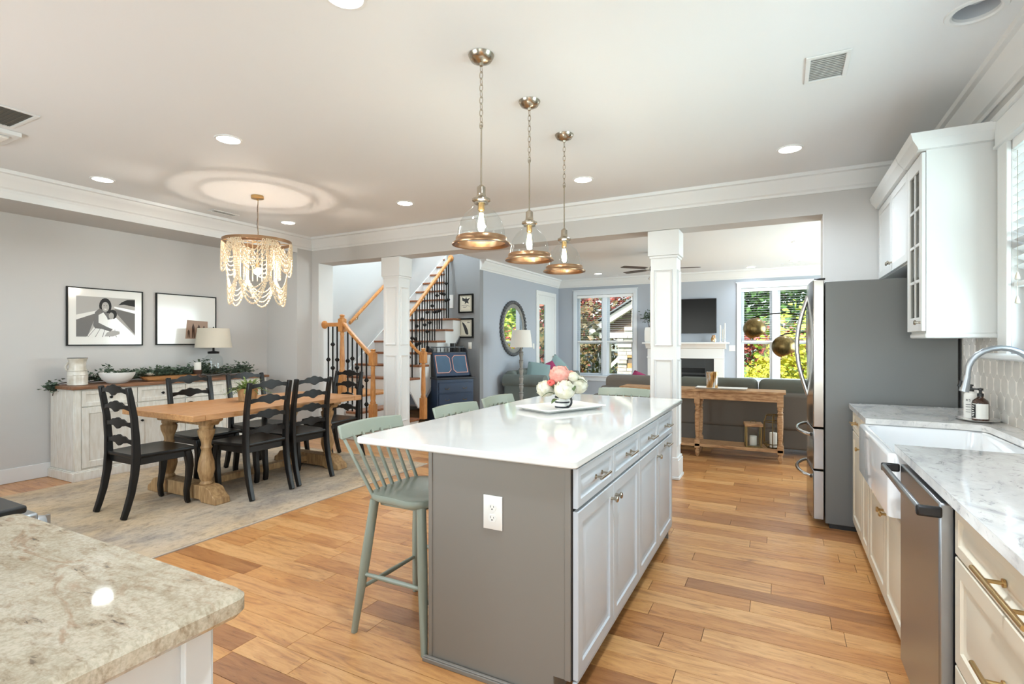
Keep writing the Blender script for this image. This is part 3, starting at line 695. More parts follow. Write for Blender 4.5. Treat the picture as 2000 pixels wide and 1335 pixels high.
def text(body, size, loc, rot, m, parent, name='lettering', ext=.0003, align='CENTER'):
    cu = bpy.data.curves.new(name, 'FONT'); cu.body = body; cu.size = size; cu.extrude = ext; cu.align_x = align; cu.align_y = 'CENTER'
    tmp = bpy.data.objects.new(name, cu); COL.objects.link(tmp)
    me = bpy.data.meshes.new_from_object(tmp); bpy.data.objects.remove(tmp); me.materials.append(M[m])
    o = bpy.data.objects.new(name, me); COL.objects.link(o); o.parent = parent; o.location = loc; o.rotation_euler = rot
    return o
aa = R(235); text("R'S", .017, (.0322 * cos(aa), .0322 * sin(aa), .098), (R(90), 0, aa + R(90)), 'ink', bt)
for z, s in ((.075, .008), (.062, .006), (.046, .005), (.034, .005)):
    strip([[(.0318 * cos(R(x)), .0318 * sin(R(x)), z + dz) for x in range(212, 258, 6)] for dz in (-s * .3, s * .3)]).build('print_line', 'text_grey', bt)

# backsplash: every tile its own piece, proud of the grout
bs = sempty('backsplash', (XR - .001, 3.9, .914)); oy, oz = 3.9, .914
Bx(-.003, 0 + 2.0 - oy, .0, .0008, 4.33 - oy, .34).box(-.003, WY1 + .13 - oy, .34, .0008, 4.33 - oy, .475).build('grout', 'grout', bs)
rw, rh = .052, .062
hexp = []
for k, (u, v) in enumerate(((0, -rh), (.022, -.054), (.044, -.030), (rw - .003, 0), (.044, .030), (.022, .054), (0, rh), (-.022, .054), (-.044, .030), (-rw + .003, 0), (-.044, -.030), (-.022, -.054))): hexp.append((u * .97, v * .95))
def clip_tile(cy, cz):
    pts = [(max(2.0 - oy, min(4.325 - oy, cy + u)), max(.001, min(.474, cz + v))) for u, v in hexp]
    return pts
tsrc = None; row = 0; z = .01
while z < .52:
    y = 2.78 - oy + (rw if row % 2 else 0)
    while y < 4.36 - oy:
        full = (.001 + rh < z < .474 - rh) and y + rw < 4.325 - oy
        if not (z > .34 - .02 and y < WY1 + .10 - oy) and not (z > .34 and y - rw < WY1 + .13 - oy and y < WY1 + .17 - oy):
            if full and tsrc is None:
                tsrc = B().ring([[(-d, u * s, v * s) for u, v in hexp] for d, s in ((.002, 1), (.0034, 1), (.0046, .96))], 12).build('tile', 'tile', bs, loc=(0, y, z), smooth=False)
            elif full: inst(tsrc, bs, (0, y, z))
            else:
                p = clip_tile(y, z)
                if max(q[1] for q in p) - min(q[1] for q in p) > .015 and max(q[0] for q in p) - min(q[0] for q in p) > .015:
                    top = .474 if y > WY1 + .15 - oy else .338
                    p = [(a_, min(b_, top)) for a_, b_ in p]
                    if max(q[1] for q in p) - min(q[1] for q in p) > .01:
                        B().ring([[(-d, a_, b_) for a_, b_ in p] for d in (.002, .0046)], 12).build('tile', 'tile', bs, smooth=False)
        y += 2 * rw
    z += rh * 1.47; row += 1

# ------------------------------------------------------------ upper cabinets
UX = .735
uc = thing('glass_cabinet', 'white wall cabinet with mullioned glass door beside the kitchen window', 'cabinet', (.9, 3.9, 1.39)); o = (.9, 3.9, 1.39)
def ub(*a): return Bx(a[0] - o[0], a[1] - o[1], a[2] - o[2], a[3] - o[0], a[4] - o[1], a[5] - o[2])
Y0, Y1, Z0, Z1 = 3.70, 4.075, 1.39, 2.43
q = ub(UX, Y0, Z0, XR - .003, Y0 + .018, Z1); q.box(UX - o[0], Y1 - .018 - o[1], 0, XR - .003 - o[0], Y1 - o[1], Z1 - o[2]); q.box(UX - o[0], Y0 + .018 - o[1], 0, XR - .012 - o[0], Y1 - .018 - o[1], .018); q.box(UX - o[0], Y0 + .018 - o[1], Z1 - .018 - o[2], XR - .012 - o[0], Y1 - .018 - o[1], Z1 - o[2]); q.box(XR - .012 - o[0], Y0 + .018 - o[1], 0, XR - .003 - o[0], Y1 - .018 - o[1], Z1 - o[2])
q.build('carcass', 'cab_white', uc)
for z in (1.73, 2.07): ub(UX + .02, Y0 + .018, z, XR - .012, Y1 - .018, z + .015).build('shelf', 'cab_white', uc)
ub(UX - .008, Y0 - .012, Z0 - .028, XR - .003, Y1, Z0).build('light_rail', 'cab_white', uc, .008)
x0, x1 = UX - .022, UX - .002; a, b_, c_, d_ = Y0 - .001, Y1 - .002, Z0 + .012, Z1 - .008
fw = .062; q = ub(x0, a, c_, x1, a + fw, d_); q.box(x0 - o[0], b_ - fw - o[1], c_ - o[2], x1 - o[0], b_ - o[1], d_ - o[2]); q.box(x0 - o[0], a + fw - o[1], c_ - o[2], x1 - o[0], b_ - fw - o[1], c_ + fw + .02 - o[2]); q.box(x0 - o[0], a + fw - o[1], d_ - fw - .02 - o[2], x1 - o[0], b_ - fw - o[1], d_ - o[2])
dr = q.build('door', 'cab_white', uc, .003)
ym = (a + b_) / 2; zs = [c_ + fw + .02 + (d_ - c_ - 2 * fw - .04) * k / 4 for k in range(5)]
q = ub(x0 + .003, ym - .009, zs[0], x1 - .003, ym + .009, zs[4])
for z in zs[1:4]: q.box(x0 + .003 - o[0], a + fw - o[1], z - .009 - o[2], x1 - .003 - o[0], b_ - fw - o[1], z + .009 - o[2])
q.build('muntin', 'cab_white', dr, .002)
for (ya, yb) in ((a + fw, ym - .009), (ym + .009, b_ - fw)):
    for k in range(4): ub(x0 + .009, ya, zs[k] + .0, x0 + .012, yb, zs[k + 1]).build('pane', 'cabinet_glass', dr, smooth=False)
knob(dr, (x0 - o[0], a + .03 - o[1], c_ + .05 - o[2]), -1, m='nickel')
def cornice(t, o, ax, y0, y1, near):
    pr = [(0, 0), (.02, .005), (.026, .02), (.05, .05), (.056, .07), (.062, .09), (.0, .09)]
    q = B()
    fr = []
    for p, z in pr:   # L-shaped run with a mitred near corner
        pts = [(UX - .02 - p, y1, Z1 + z - .0)]
        pts += [(UX - .02 - p, (y0 - p) if near else y0, Z1 + z)]
        if near: pts += [(XR - .004, y0 - p, Z1 + z)]
        fr.append([(a_ - o[0], b_ - o[1], c_ - o[2]) for a_, b_, c_ in pts])
    n = len(fr[0]); q.v = [p for f in fr for p in f]; k = len(fr)
    q.f = [(i * n + j, i * n + j + 1, (i + 1) * n + j + 1, (i + 1) * n + j) for i in range(k - 1) for j in range(n - 1)]
    q.box(UX - .02 - o[0], y0 - o[1], Z1 - o[2], XR - .004 - o[0], y1 - o[1], Z1 + .02 - o[2])
    q.build('cornice', 'cab_white', t, ang=20)
cornice(uc, o, 'y', Y0, Y1, True)
oc = thing('refrigerator_cabinet', 'short white two-door wall cabinet above the refrigerator', 'cabinet', (.9, 4.62, 1.85)); o = (.9, 4.62, 1.85)
ub(UX, 4.08, 1.85, XR - .003, 5.175, Z1).build('carcass', 'cab_white', oc)
for k, (a, b_) in enumerate(((4.082, 4.626), (4.63, 5.17))):
    f = B().nest(lambda u, v, n_: (-n_, u, v), b_ - a, Z1 - 1.85 - .012, SHAKER).build('door', 'cab_white', oc, loc=(UX - .002 - o[0], a - o[1], .006))
    knob(f, (-.019, .03 if k else b_ - a - .03, .06), -1, m='nickel')
cornice(oc, o, 'y', 4.08, 5.175, False)

# ------------------------------------------------------------ refrigerator
rf = thing('refrigerator', 'stainless french-door refrigerator with grey sides and bowed handles', 'refrigerator', (.62, 4.755, 0)); o = (.62, 4.755)
def rb(*a): return Bx(a[0] - o[0], a[1] - o[1], a[2], a[3] - o[0], a[4] - o[1], a[5])
rb(.284, 4.342, .035, 1.03, 5.17, 1.775).build('cabinet_body', 'fridge_side', rf, .004)
rb(.31, 4.36, 0, 1.0, 5.15, .035).build('base', 'black_plastic', rf)
def door_bm(y0, y1, z0, z1, bulge=.022):
    # front bulges gently outwards across the full width of the appliance
    n = 8; f1, f2 = [], []
    for k in range(n + 1):
        y = y0 + (y1 - y0) * k / n; s = (y - 4.755) / .414; x = .208 - bulge * (1 - s * s)
        f1.append((x, y))
    poly = [(x - o[0], y - o[1]) for x, y in f1] + [(.278 - o[0], y1 - o[1]), (.278 - o[0], y0 - o[1])]
    return B().prism(poly, 'z', z0, z1)
dl = door_bm(4.342, 4.752, .722, 1.79).build('door', 'fridge_steel', rf, .006, ang=30)
dr2 = door_bm(4.758, 5.168, .722, 1.79).build('door', 'fridge_steel', rf, .006, ang=30)
d3 = door_bm(4.342, 5.168, .418, .712).build('drawer', 'fridge_steel', rf, .006, ang=30)
d4 = door_bm(4.342, 5.168, .055, .408).build('drawer', 'fridge_steel', rf, .006, ang=30)
rb(.215, 4.35, 1.79, .285, 4.39, 1.802).build('hinge_cap', 'black_plastic', rf, .004)
for d, y in ((dl, 4.715), (dr2, 4.795)):
    pts = [(.19 - o[0] - .075 * sin(pi * k / 14), y - o[1] , .92 + .78 * k / 14) for k in range(15)]
    B().tube(pts, [.016] * 15, 10).build('handle', 'chrome', d)
for d, z in ((d3, .655), (d4, .345)):
    pts = [(.200 - o[0] - .085 * sin(pi * k / 14) ** .7, 4.44 - o[1] + .63 * k / 14, z) for k in range(15)]
    B().tube(pts, [.013] * 15, 10).build('handle', 'chrome', d)
rb(.1885, 4.85, 1.25, .192, 5.03, 1.60).build('dispenser', 'tv_black', dr2, .002)

# ------------------------------------------------------------ near left counter and range
tag(slab(-1.697, -.095, -.812, .587, .872, .914, r=.03, e=.010, k=6).build('left_countertop', 'granite'), 'beige speckled granite countertop in the near left corner', 'countertop')
pc = thing('counter_cabinet', 'white cabinet with recessed end panel under the granite counter', 'cabinet', (-1.28, .22, 0)); o = (-1.28, .22)
Bx(-1.69 - o[0], -.09 - o[1], .1, -.872 - o[0], .54 - o[1], .870).box(-1.69 - o[0], -.09 - o[1], 0, -.872 - o[0], .47 - o[1], .1).build('carcass', 'cab_white', pc)
q = Bx(-.872 - o[0], .50 - o[1], .0, -.858 - o[0], .545 - o[1], .870); q.box(-.872 - o[0], -.09 - o[1], .0, -.858 - o[0], -.03 - o[1], .870); q.box(-.872 - o[0], -.03 - o[1], .0, -.858 - o[0], .50 - o[1], .09); q.box(-.872 - o[0], -.03 - o[1], .865, -.858 - o[0], .50 - o[1], .870); q.build('end_frame', 'cab_white', pc, .002)
for k, (a, b_) in enumerate(((-1.685, -1.285), (-1.28, -.876))):
    f = B().nest(lambda u, v, n_: (u, n_, v), b_ - a, .60, RAISED).build('door', 'cab_white', pc, loc=(a - o[0], .541 - o[1], .105)); knob(f, (.03 if k else b_ - a - .03, .019, .54), 1, 'y', 'brass')
    f = B().nest(lambda u, v, n_: (u, n_, v), b_ - a, .145, RAISED_S).build('drawer', 'cab_white', pc, loc=(a - o[0], .541 - o[1], .715)); bar_pull(f, ((b_ - a) / 2, .019, .07), .13, 1, 'y', 'x')
rg = thing('range', 'black and steel gas range at the left end of the granite counter', 'range', (-2.08, .25, 0)); o = (-2.08, .25)
Bx(-2.46 - o[0], -.09 - o[1], .05, -1.702 - o[0], .56 - o[1], .905).build('body', 'steel', rg, .004)
Bx(-2.46 - o[0], -.09 - o[1], .905, -1.702 - o[0], .60 - o[1], .925).build('cooktop', 'black_plastic', rg, .006)
Bx(-2.46 - o[0], .56 - o[1], .76, -1.702 - o[0], .622 - o[1], .900).build('control_panel', 'steel', rg, .006)
Bx(-2.44 - o[0], .56 - o[1], .12, -1.722 - o[0], .60 - o[1], .74).build('oven_door', 'steel', rg, .006)
B().cyl((-2.4 - o[0], .66 - o[1], .70), (-1.76 - o[0], .66 - o[1], .70), .012, n=12).box(-2.38 - o[0], .60 - o[1], .69, -2.36 - o[0], .66 - o[1], .71).box(-1.80 - o[0], .60 - o[1], .69, -1.78 - o[0], .66 - o[1], .71).build('oven_handle', 'steel', rg)
for x in (-2.37, -2.22, -2.08, -1.94, -1.78): B().lathe([(.024, 0), (.024, .02), (.019, .04), (.001, .042)], n=16).tf(Matrix.Rotation(-pi / 2, 4, 'X')).box(-.005, .03, -.018, .005, .052, .018).build('knob', 'steel', rg, loc=(x - o[0], .622 - o[1], .85))
for xa in (-2.44, -2.075):
    q = B(); xb = xa + .345
    for y in (-.04, .12, .28, .44): q.box(xa - o[0], y - o[1], .945, xb - o[0], y + .016 - o[1], .965)
    for x in (xa, xa + .165, xb - .016): q.box(x - o[0], -.04 - o[1], .945, x + .016 - o[0], .456 - o[1], .968)
    for x in (xa, xb - .022):
        for y in (-.04, .44): q.box(x - o[0], y - .004 - o[1], .925, x + .022 - o[0], y + .018 - o[1], .968)
    q.build('grate', 'black_iron', rg, .004)
    for y in (.04, .36): B().lathe([(.05, 0), (.05, .012), (.035, .015), (.001, .016)], (xa + .17 - o[0], y - o[1], .925), 18).build('burner', 'black_iron', rg)

# ------------------------------------------------------------ bar stools
def make_stool(label):
    # faces +x; origin on the floor under the seat centre
    t = thing('counter_stool', label, 'stool', (0, 0, 0), 0, 'sage counter stools at the island')
    # saddle-shaped seat
    n = 28; fr = []
    def outline(s, z):
        pts = []
        for k in range(n):
            a = 2 * pi * k / n; c_, s_ = cos(a), sin(a)
            x = .185 * math.copysign(abs(c_) ** .5, c_); y = .215 * math.copysign(abs(s_) ** .55, s_) * (1 - .08 * (c_ < 0))
            pts.append((x * s, y * s, z + (.004 * abs(s_) if z > .61 else 0)))
        return pts
    B().ring([outline(.93, .602), outline(.99, .61), outline(1, .622), outline(.985, .634), outline(.90, .637), outline(.55, .628), outline(.1, .626)], n).build('seat', 'sage', t, ang=60)
    for sx in (-1, 1):
        for sy in (-1, 1):
            top = Vector((sx * .135, sy * .16, .605)); bot = Vector((sx * .20, sy * .225, 0.0))
            B().tube([bot, bot.lerp(top, .15), bot.lerp(top, .55), top], [.0145, .017, .0225, .021], 14).build('leg', 'sage', t)
    def lp(sx, sy, z): 
        k = 1 - z / .605; return Vector((sx * (.135 + .065 * k), sy * (.16 + .065 * k), z))
    for a, b_ in ((lp(-1, -1, .265), lp(1, -1, .265)), (lp(-1, 1, .265), lp(1, 1, .265)), (lp(1, -1, .20), lp(1, 1, .20)), (lp(-1, -1, .20), lp(-1, 1, .20))):
        B().tube([a, a.lerp(b_, .5), b_], [.009, .012, .009], 10).build('stretcher', 'sage', t)
    Bx(-.12, -.14, .575, .12, .14, .604).build('seat_frame', 'sage', t, .004)
    # back: seven spindles and a curved top rail
    for k in range(7):
        s = (k - 3) / 3; y0 = s * .165; y1 = s * .200
        B().tube([(-.158 + .02 * s * s, y0, .62), (-.30 + .035 * s * s * 0, y1, .895)], [.0095, .0075], 10).build('spindle', 'sage', t)
    fr = []
    for k in range(13):
        s = (k - 6) / 6; x = -.312 + .03 * s * s; y = s * .222; fr.append([(x - .010, y, .880), (x + .010, y, .880), (x - .012, y, .948 - .006 * s * s), (x - .032, y, .948 - .006 * s * s)])
    B().ring(fr, 4).build('top_rail', 'sage', t, .005, ang=40)
    return t
st = make_stool('sage green spindle-back stool nearest the camera, beside the island end')
st.location = (-1.55, 2.01, 0); st.rotation_euler = (0, 0, 0)
dup(st, (-1.53, 2.73, 0), R(-4), 'sage green stool second from the camera, tucked under the island overhang')
dup(st, (-1.54, 3.32, 0), 0, 'sage green stool third from the camera, tucked under the island overhang')
dup(st, (-1.19, 4.06, 0), R(-90), 'sage green stool at the far end of the island, only its top rail showing')

# ------------------------------------------------------------ tray and bouquet on the island
tr = slab(-.2, -.13, .2, .13, 0, .004, r=.01, e=.002)
tr = B().ring([rrect(-.20, -.115, .20, .115, .012, 0), rrect(-.25, -.16, .25, .16, .015, .022), rrect(-.248, -.158, .248, .158, .015, .026), rrect(-.235, -.145, .235, .145, .012, .024), rrect(-.192, -.107, .192, .107, .01, .008)], 24)
o1 = tag(tr.build('serving_tray', 'matte_white', loc=(-1.235, 3.05, .9145)), 'rectangular white serving tray on the island under the bouquet', 'tray'); o1.rotation_euler = (0, 0, R(64))
mg = thing('striped_mug', 'white mug with navy stripes holding the peonies', 'mug', (-1.215, 3.02, .923))
B().lathe([(.035, 0), (.043, .004), (.046, .03), (.045, .07), (.042, .092), (.040, .093), (.040, .08), (.001, .07)], n=32).build('body', 'matte_white', mg, ang=50)
for z in (.012, .043, .074): B().lathe([(.0438 + .0012 + .002 * (z > .02), z - .005), (.0465 + .0002, z - .003), (.0465, z + .004), (.0445, z + .006)], n=32, cap=False).build('stripe', 'navy_dark', mg)
ha = R(-25); hp = [((.043 + .04 * sin(a)) * cos(ha), (.043 + .04 * sin(a)) * sin(ha), .052 + .036 * cos(a)) for a in [R(x) for x in range(0, 181, 20)]]
B().tube(hp, .0065, 10).build('handle', 'navy_dark', mg)
def peony(name, label, c, r, m, seed, bud=False):
    rnd = random.Random(seed); t = thing(name, label, 'flower', c, 0, 'peonies in the striped mug')
    B().sphere((0, 0, 0), r * .62, 12, 8).build('core', m, t)
    q = B(); layers = [(.66, 7, 75), (.78, 9, 52), (.88, 10, 28), (.95, 11, 2), (1.0, 11, -24), (.98, 9, -48)] if not bud else [(.9, 5, 60), (1.0, 6, 20)]
    for rr, cnt, el in layers:
        for k in range(cnt):
            az = 2 * pi * k / cnt + rnd.uniform(-.25, .25) + el; e = R(el + rnd.uniform(-8, 8)); R_ = r * rr * rnd.uniform(.92, 1.04); wd = r * rnd.uniform(.55, .72)
            dirv = Vector((cos(e) * cos(az), cos(e) * sin(az), sin(e))); right = Vector((-sin(az), cos(az), 0)); up = right.cross(dirv) * -1
            if up.z < 0: up = -up
            vs = []; N = 4
            for i in range(N + 1):
                for j in range(N + 1):
                    u = (i / N - .5) * 2; v = (j / N - .5) * 2
                    p = dirv * R_ * (1 - .20 * (u * u + v * v) * .5 + (.10 if v > .5 else 0) * rnd.uniform(.2, 1.3)) + right * u * wd * (1 - .25 * v * v) * .62 + up * v * wd * .62
                    vs.append(p)
            q.add(vs, [(i * (N + 1) + j, (i + 1) * (N + 1) + j, (i + 1) * (N + 1) + j + 1, i * (N + 1) + j + 1) for i in range(N) for j in range(N)])
    q.build('petals', m, t, ang=80)
    mgc = Vector((-1.215, 3.02, .99)) - Vector(c)
    B().tube([(0, 0, -r * .5), tuple(mgc * .6 + Vector((0, 0, -.0))), tuple(mgc)], .003, 6).build('stem', 'leaf_flower', t)
mc = Vector((-1.215, 3.02, 0)); rt = Vector((th_c, th_s, 0)); fw_ = Vector((-th_s, th_c, 0))
def fp(a, b_, z): p = mc + rt * a + fw_ * b_; return (p.x, p.y, z)
peony('peony', 'large pink peony at the top of the bouquet', fp(-.015, .0, 1.135), .068, 'peony_pink', 1)
peony('peony', 'large white peony at the front of the bouquet', fp(.008, -.065, 1.050), .066, 'peony_white', 2)
peony('peony', 'white peony on the right side of the bouquet', fp(.10, .01, 1.075), .064, 'peony_white', 3)
peony('peony', 'white peony on the left side of the bouquet', fp(-.105, .0, 1.05), .058, 'peony_white', 4)
peony('peony', 'small cream peony at the upper right of the bouquet', fp(.065, -.03, 1.125), .035, 'peony_white', 5)
peony('peony_bud', 'small coral peony bud at the left of the bouquet', fp(-.075, -.055, 1.085), .026, 'peony_coral', 6, True)
peony('peony', 'blush peony behind the bouquet, half hidden', fp(.06, .07, 1.115), .05, 'peony_pink', 7)
for (a, b_, z, az, l, nm) in ((-.06, -.07, 1.03, 200, .07, 'left'), (.055, -.06, 1.07, -60, .065, 'right'), (-.03, -.06, .99, 250, .06, 'lower'), (.09, -.05, 1.11, 20, .055, 'upper')):
    p = fp(a, b_, z); d = Vector((cos(R(az)), sin(R(az)), -.35)); s = d.cross(Vector((0, 0, 1))).normalized()
    q = B(); P0 = Vector((0, 0, 0)); n = 6; vs = []
    for k in range(n + 1):
        u = k / n; w_ = .018 * sin(pi * min(1, u * .95 + .03)) ** .8; c0 = d * (l * u) + Vector((0, 0, .012 * sin(pi * u))); vs += [c0 - s * w_, c0 + Vector((0, 0, -.003)), c0 + s * w_]
    q.add(vs, [(3 * k + j, 3 * k + j + 1, 3 * k + j + 4, 3 * k + j + 3) for k in range(n) for j in range(2)])
    o1 = q.build('bouquet_leaf', 'leaf_flower', loc=p); sm = o1.modifiers.new('s', 'SOLIDIFY'); sm.thickness = .001
    tag(o1, 'green leaf on the %s side of the peony bouquet' % nm, 'leaf')

# ------------------------------------------------------------ dining area
RZ = .010
rgt = thing('area_rug', 'large faded beige and grey distressed rug under the dining table', 'rug', ((rug_x0 + rug_x1) / 2, (rug_y0 + rug_y1) / 2, 0)); o = rgt.location
Bx(rug_x0 + .012 - o.x, rug_y0 + .012 - o.y, .0003, rug_x1 - .012 - o.x, rug_y1 - .012 - o.y, RZ).build('pile', 'rug', rgt, .003)
q = B(); X0, X1, Y0_, Y1_ = rug_x0 - o.x, rug_x1 - o.x, rug_y0 - o.y, rug_y1 - o.y
q.ring([[(X0, Y0_, z) if i == 0 else (X1, Y0_, z) if i == 1 else (X1, Y1_, z) if i == 2 else (X0, Y1_, z) for i in range(4)] for z in (.0003, .008)] + [[(X0 + .013, Y0_ + .013, z), (X1 - .013, Y0_ + .013, z), (X1 - .013, Y1_ - .013, z), (X0 + .013, Y1_ - .013, z)] for z in (.008, .0003)], 4, close=True)
q.build('binding', 'rug_edge', rgt)

def tbl():
    t = thing('dining_table', 'long wooden trestle dining table with turned legs on the rug', 'dining table', (-4.56, 3.33, RZ + .001))
    hx, hy = .51, .91
    for k in range(5):   # breadboard ends and four long boards
        if k < 4:
            a = -hx + .002 + (2 * hx - .004) * k / 4; Bx(a + .0006, -hy + .10, .705, a + (2 * hx - .004) / 4 - .0006, hy - .10, .750).build('board', 'table_wood', t, .002)
    for s in (-1, 1): Bx(-hx, s * hy, .703, hx, s * (hy - .0985), .751).build('breadboard_end', 'table_wood', t, .004)
    pr = [(.045, 0), (.05, .01), (.04, .03), (.052, .06), (.066, .12), (.06, .19), (.044, .25), (.036, .29), (.046, .31), (.036, .33), (.04, .36), (.062, .42), (.066, .455), (.05, .47), (.058, .485), (.056, .50)]
    for s in (-1, 1):
        y = s * .655
        # shaped foot: long bar with sloping ends
        B().prism([(-.49, 0), (-.30, 0), (-.28, .02), (.28, .02), (.30, 0), (.49, 0), (.485, .05), (.44, .075), (.40, .12), (.34, .135), (-.34, .135), (-.40, .12), (-.44, .075), (-.485, .05)], 'y', y - .065, y + .065).build('foot', 'trestle_wood', t, .006)
        B().prism([(-.42, .705), (.42, .705), (.42, .675), (.38, .66), (.36, .635), (-.36, .635), (-.38, .66), (-.42, .675)], 'y', y - .05, y + .05).build('bearer', 'trestle_wood', t, .004)
        for x in (-.27, .27): B().lathe([(r, z + .135) for r, z in pr], (x, y, 0), 22).build('leg', 'trestle_wood', t)
    Bx(-.04, -.59, .05, .04, .59, .11).build('stretcher', 'trestle_wood', t, .006)
    return t
tbl()

def make_chair(label):
    # origin under the seat, faces +y
    t = thing('dining_chair', label, 'chair', (0, 0, 0), 0, 'black ladder-back chairs at the dining table')
    path = [(-.285, 0), (-.262, .07), (-.232, .18), (-.208, .32), (-.198, .45), (-.200, .58), (-.212, .75), (-.236, .90), (-.252, .985)]
    hw = [.018, .020, .022, .025, .027, .024, .021, .019, .016]
    for s in (-1, 1):
        B().ribbon(path, hw, s * .198 - .019, s * .198 + .019).build('rear_post', 'black_wood', t, .006)
        B().ribbon([(.185, .44), (.20, .37), (.208, .30), (.198, .2), (.182, .1), (.188, .03), (.196, 0)], [.026, .030, .027, .021, .018, .017, .016], s * .19 - .022, s * .19 + .022).build('front_leg', 'black_wood', t, .008)
    n = 12; fr = []
    def out(s, z):
        return [(-.20 * s, -.215 * s, z), (.20 * s, -.215 * s, z), (.226 * s, -.05 * s, z), (.242 * s, .17 * s, z), (.232 * s, .222 * s, z), (0, .238 * s, z), (-.232 * s, .222 * s, z), (-.242 * s, .17 * s, z), (-.226 * s, -.05 * s, z)]
    B().ring([out(.97, .438), out(1, .444), out(1, .462), out(.985, .468), out(.7, .461), out(.3, .457)], 9).build('seat', 'black_wood', t, ang=50)
    Bx(-.19, .178, .385, .19, .20, .438).box(-.19, -.195, .385, .19, -.175, .438).box(-.20, -.19, .385, -.182, .19, .438).box(.182, -.19, .385, .20, .19, .438).build('seat_rail', 'black_wood', t, .003)
    def slat(zc, k):
        yb = -.205 - .045 * max(0, (zc - .58) / .4) ** 1.3
        up, dn = [], []
        N = 36
        for i in range(N + 1):
            u = -1 + 2 * i / N; g = 1 / (1 + (abs(u) / .46) ** 5); arch = .010 * (1 - u * u)
            up.append((u * .182, zc + arch + .013 + .021 * g + .006 * cos(4.2 * pi * u) * g - .006 * math.exp(-((abs(u) - .62) / .12) ** 2)))
            dn.append((u * .182, zc + arch - .019 - .018 * g - .011 * cos(3.0 * pi * u) * g + .008 * math.exp(-((abs(u) - .60) / .16) ** 2) - .006 * abs(u) ** 4))
        fr = []
        for (ux, uz), (dx, dz) in zip(up, dn):
            b_ = -.012 * (1 - (ux / .182) ** 2)
            fr.append([(ux, yb + b_ + .008, uz), (ux, yb + b_ - .008, uz), (dx, yb + b_ - .008, dz), (dx, yb + b_ + .008, dz)])
        return B().ring(fr, 4).build('slat', 'black_wood', t, .002)
    for k, z in enumerate((.565, .697, .828, .955)): slat(z, k)
    return t
ch = make_chair('black ladder-back chair at the near left head of the table')
ch.location = (-4.55, 2.37, RZ + .002)
C_ = lambda x, y, rz, l: dup(ch, (x, y, RZ + .002), rz, l)
C_(-4.20, 3.03, R(90), 'black ladder-back chair on the kitchen side, nearer the camera')
C_(-4.22, 3.52, R(90), 'black ladder-back chair on the kitchen side, farther from the camera')
C_(-4.93, 3.06, R(-90), 'black ladder-back chair on the sideboard side, nearer the left wall pictures')
C_(-4.93, 3.66, R(-90), 'black ladder-back chair on the sideboard side, behind the fern')
C_(-4.52, 4.27, R(178), 'black ladder-back chair at the far head of the table by the stairs')

# sideboard
sb = thing('sideboard', 'distressed white sideboard with brown wood top against the left wall', 'sideboard', (-6.24, 3.50, 0)); o = (-6.24, 3.50)
def sx(*a): return Bx(a[0] - o[0], a[1] - o[1], a[2], a[3] - o[0], a[4] - o[1], a[5])
SX0, SX1, SY0, SY1 = -6.483, -6.0, 2.465, 4.535
sx(SX0, SY0, .09, SX1 - .012, SY1, .88).build('carcass', 'distressed_white', sb, .003)
sx(SX0, SY0 - .028, 0, SX1 + .022, SY1 + .028, .085).box(SX0 - o[0], SY0 - .02 - o[1], .085, SX1 + .014 - o[0], SY1 + .02 - o[1], .095).build('plinth', 'distressed_white', sb, .005)
for k in range(3):
    xa = SX0 + (SX1 - .012 - SX0) * k / 3; sx(xa + .003, SY0 - .006, .10, xa + .155, SY0 + .002, .875).build('side_board', 'distressed_white', sb, .003)
for y in (SY0, SY1 - .05): sx(SX1 - .014, y, .095, SX1 + .002, y + .05, .88).build('corner_post', 'distressed_white', sb, .003)
sx(SX0, SY0 - .03, .88, SX1 + .03, SY1 + .03, .91).build('top', 'walnut_top', sb, .005)
wd = (SY1 - SY0 - .1) / 4
for k in range(4):
    ya = SY0 + .05 + wd * k + .004; st_ = [(0, .010), (.002, .013), (.036, .013), (.040, .004), (.046, .003)]
    f = B().nest(lambda u, v, n_: (n_, u, v), wd - .008, .155, st_).build('drawer', 'distressed_white', sb, loc=(SX1 - .010 - o[0], ya - o[1], .71))
    knob(f, (.004, (wd - .008) / 2, .078), 1, m='black_iron', r=.014)
    f = B().nest(lambda u, v, n_: (n_, u, v), wd - .008, .585, [(0, .010), (.002, .013), (.058, .013), (.062, .004), (.068, .003)]).build('door', 'distressed_white', sb, loc=(SX1 - .010 - o[0], ya - o[1], .115))
    knob(f, (.013, .03 if k % 2 else wd - .04, .40), 1, m='black_iron', r=.012)
TZ = .9105
# pitcher
pt = thing('pitcher', 'cream ceramic pitcher with handle at the near end of the sideboard', 'pitcher', (-6.24, 2.585, TZ), R(27))
B().lathe([(.078, 0), (.084, .004), (.082, .02), (.084, .09), (.081, .12), (.074, .15), (.068, .18), (.066, .21), (.072, .245), (.079, .262), (.080, .268), (.072, .266), (.060, .21), (.064, .10), (.001, .02)], n=36).build('body', 'ceramic_cream', pt, ang=50)
B().lathe([(.0795, .266), (.083, .268), (.079, .272), (.074, .268)], n=32).box(0, 0, 0, .001, .001, .001).build('rim', 'ink_mid', pt)
B().tube([(-.068 - .052 * sin(pi * k / 10), 0, .24 - .125 * k / 10) for k in range(11)], [.010] * 11, 10).build('handle', 'ceramic_cream', pt)
for z in (.10, .145): B().lathe([(.083, z - .004), (.0865, z), (.083, z + .004)], n=36, cap=False).build('band', 'ceramic_cream', pt)
tag(B().lathe([(.07, 0), (.085, .004), (.125, .04), (.152, .085), (.157, .112), (.150, .113), (.118, .045), (.001, .018)], (0, 0, 0), 40).build('bowl', 'matte_white', loc=(-6.17, 2.90, TZ), ang=50), 'round white ceramic bowl between the pitcher and the dough bowl', 'bowl')
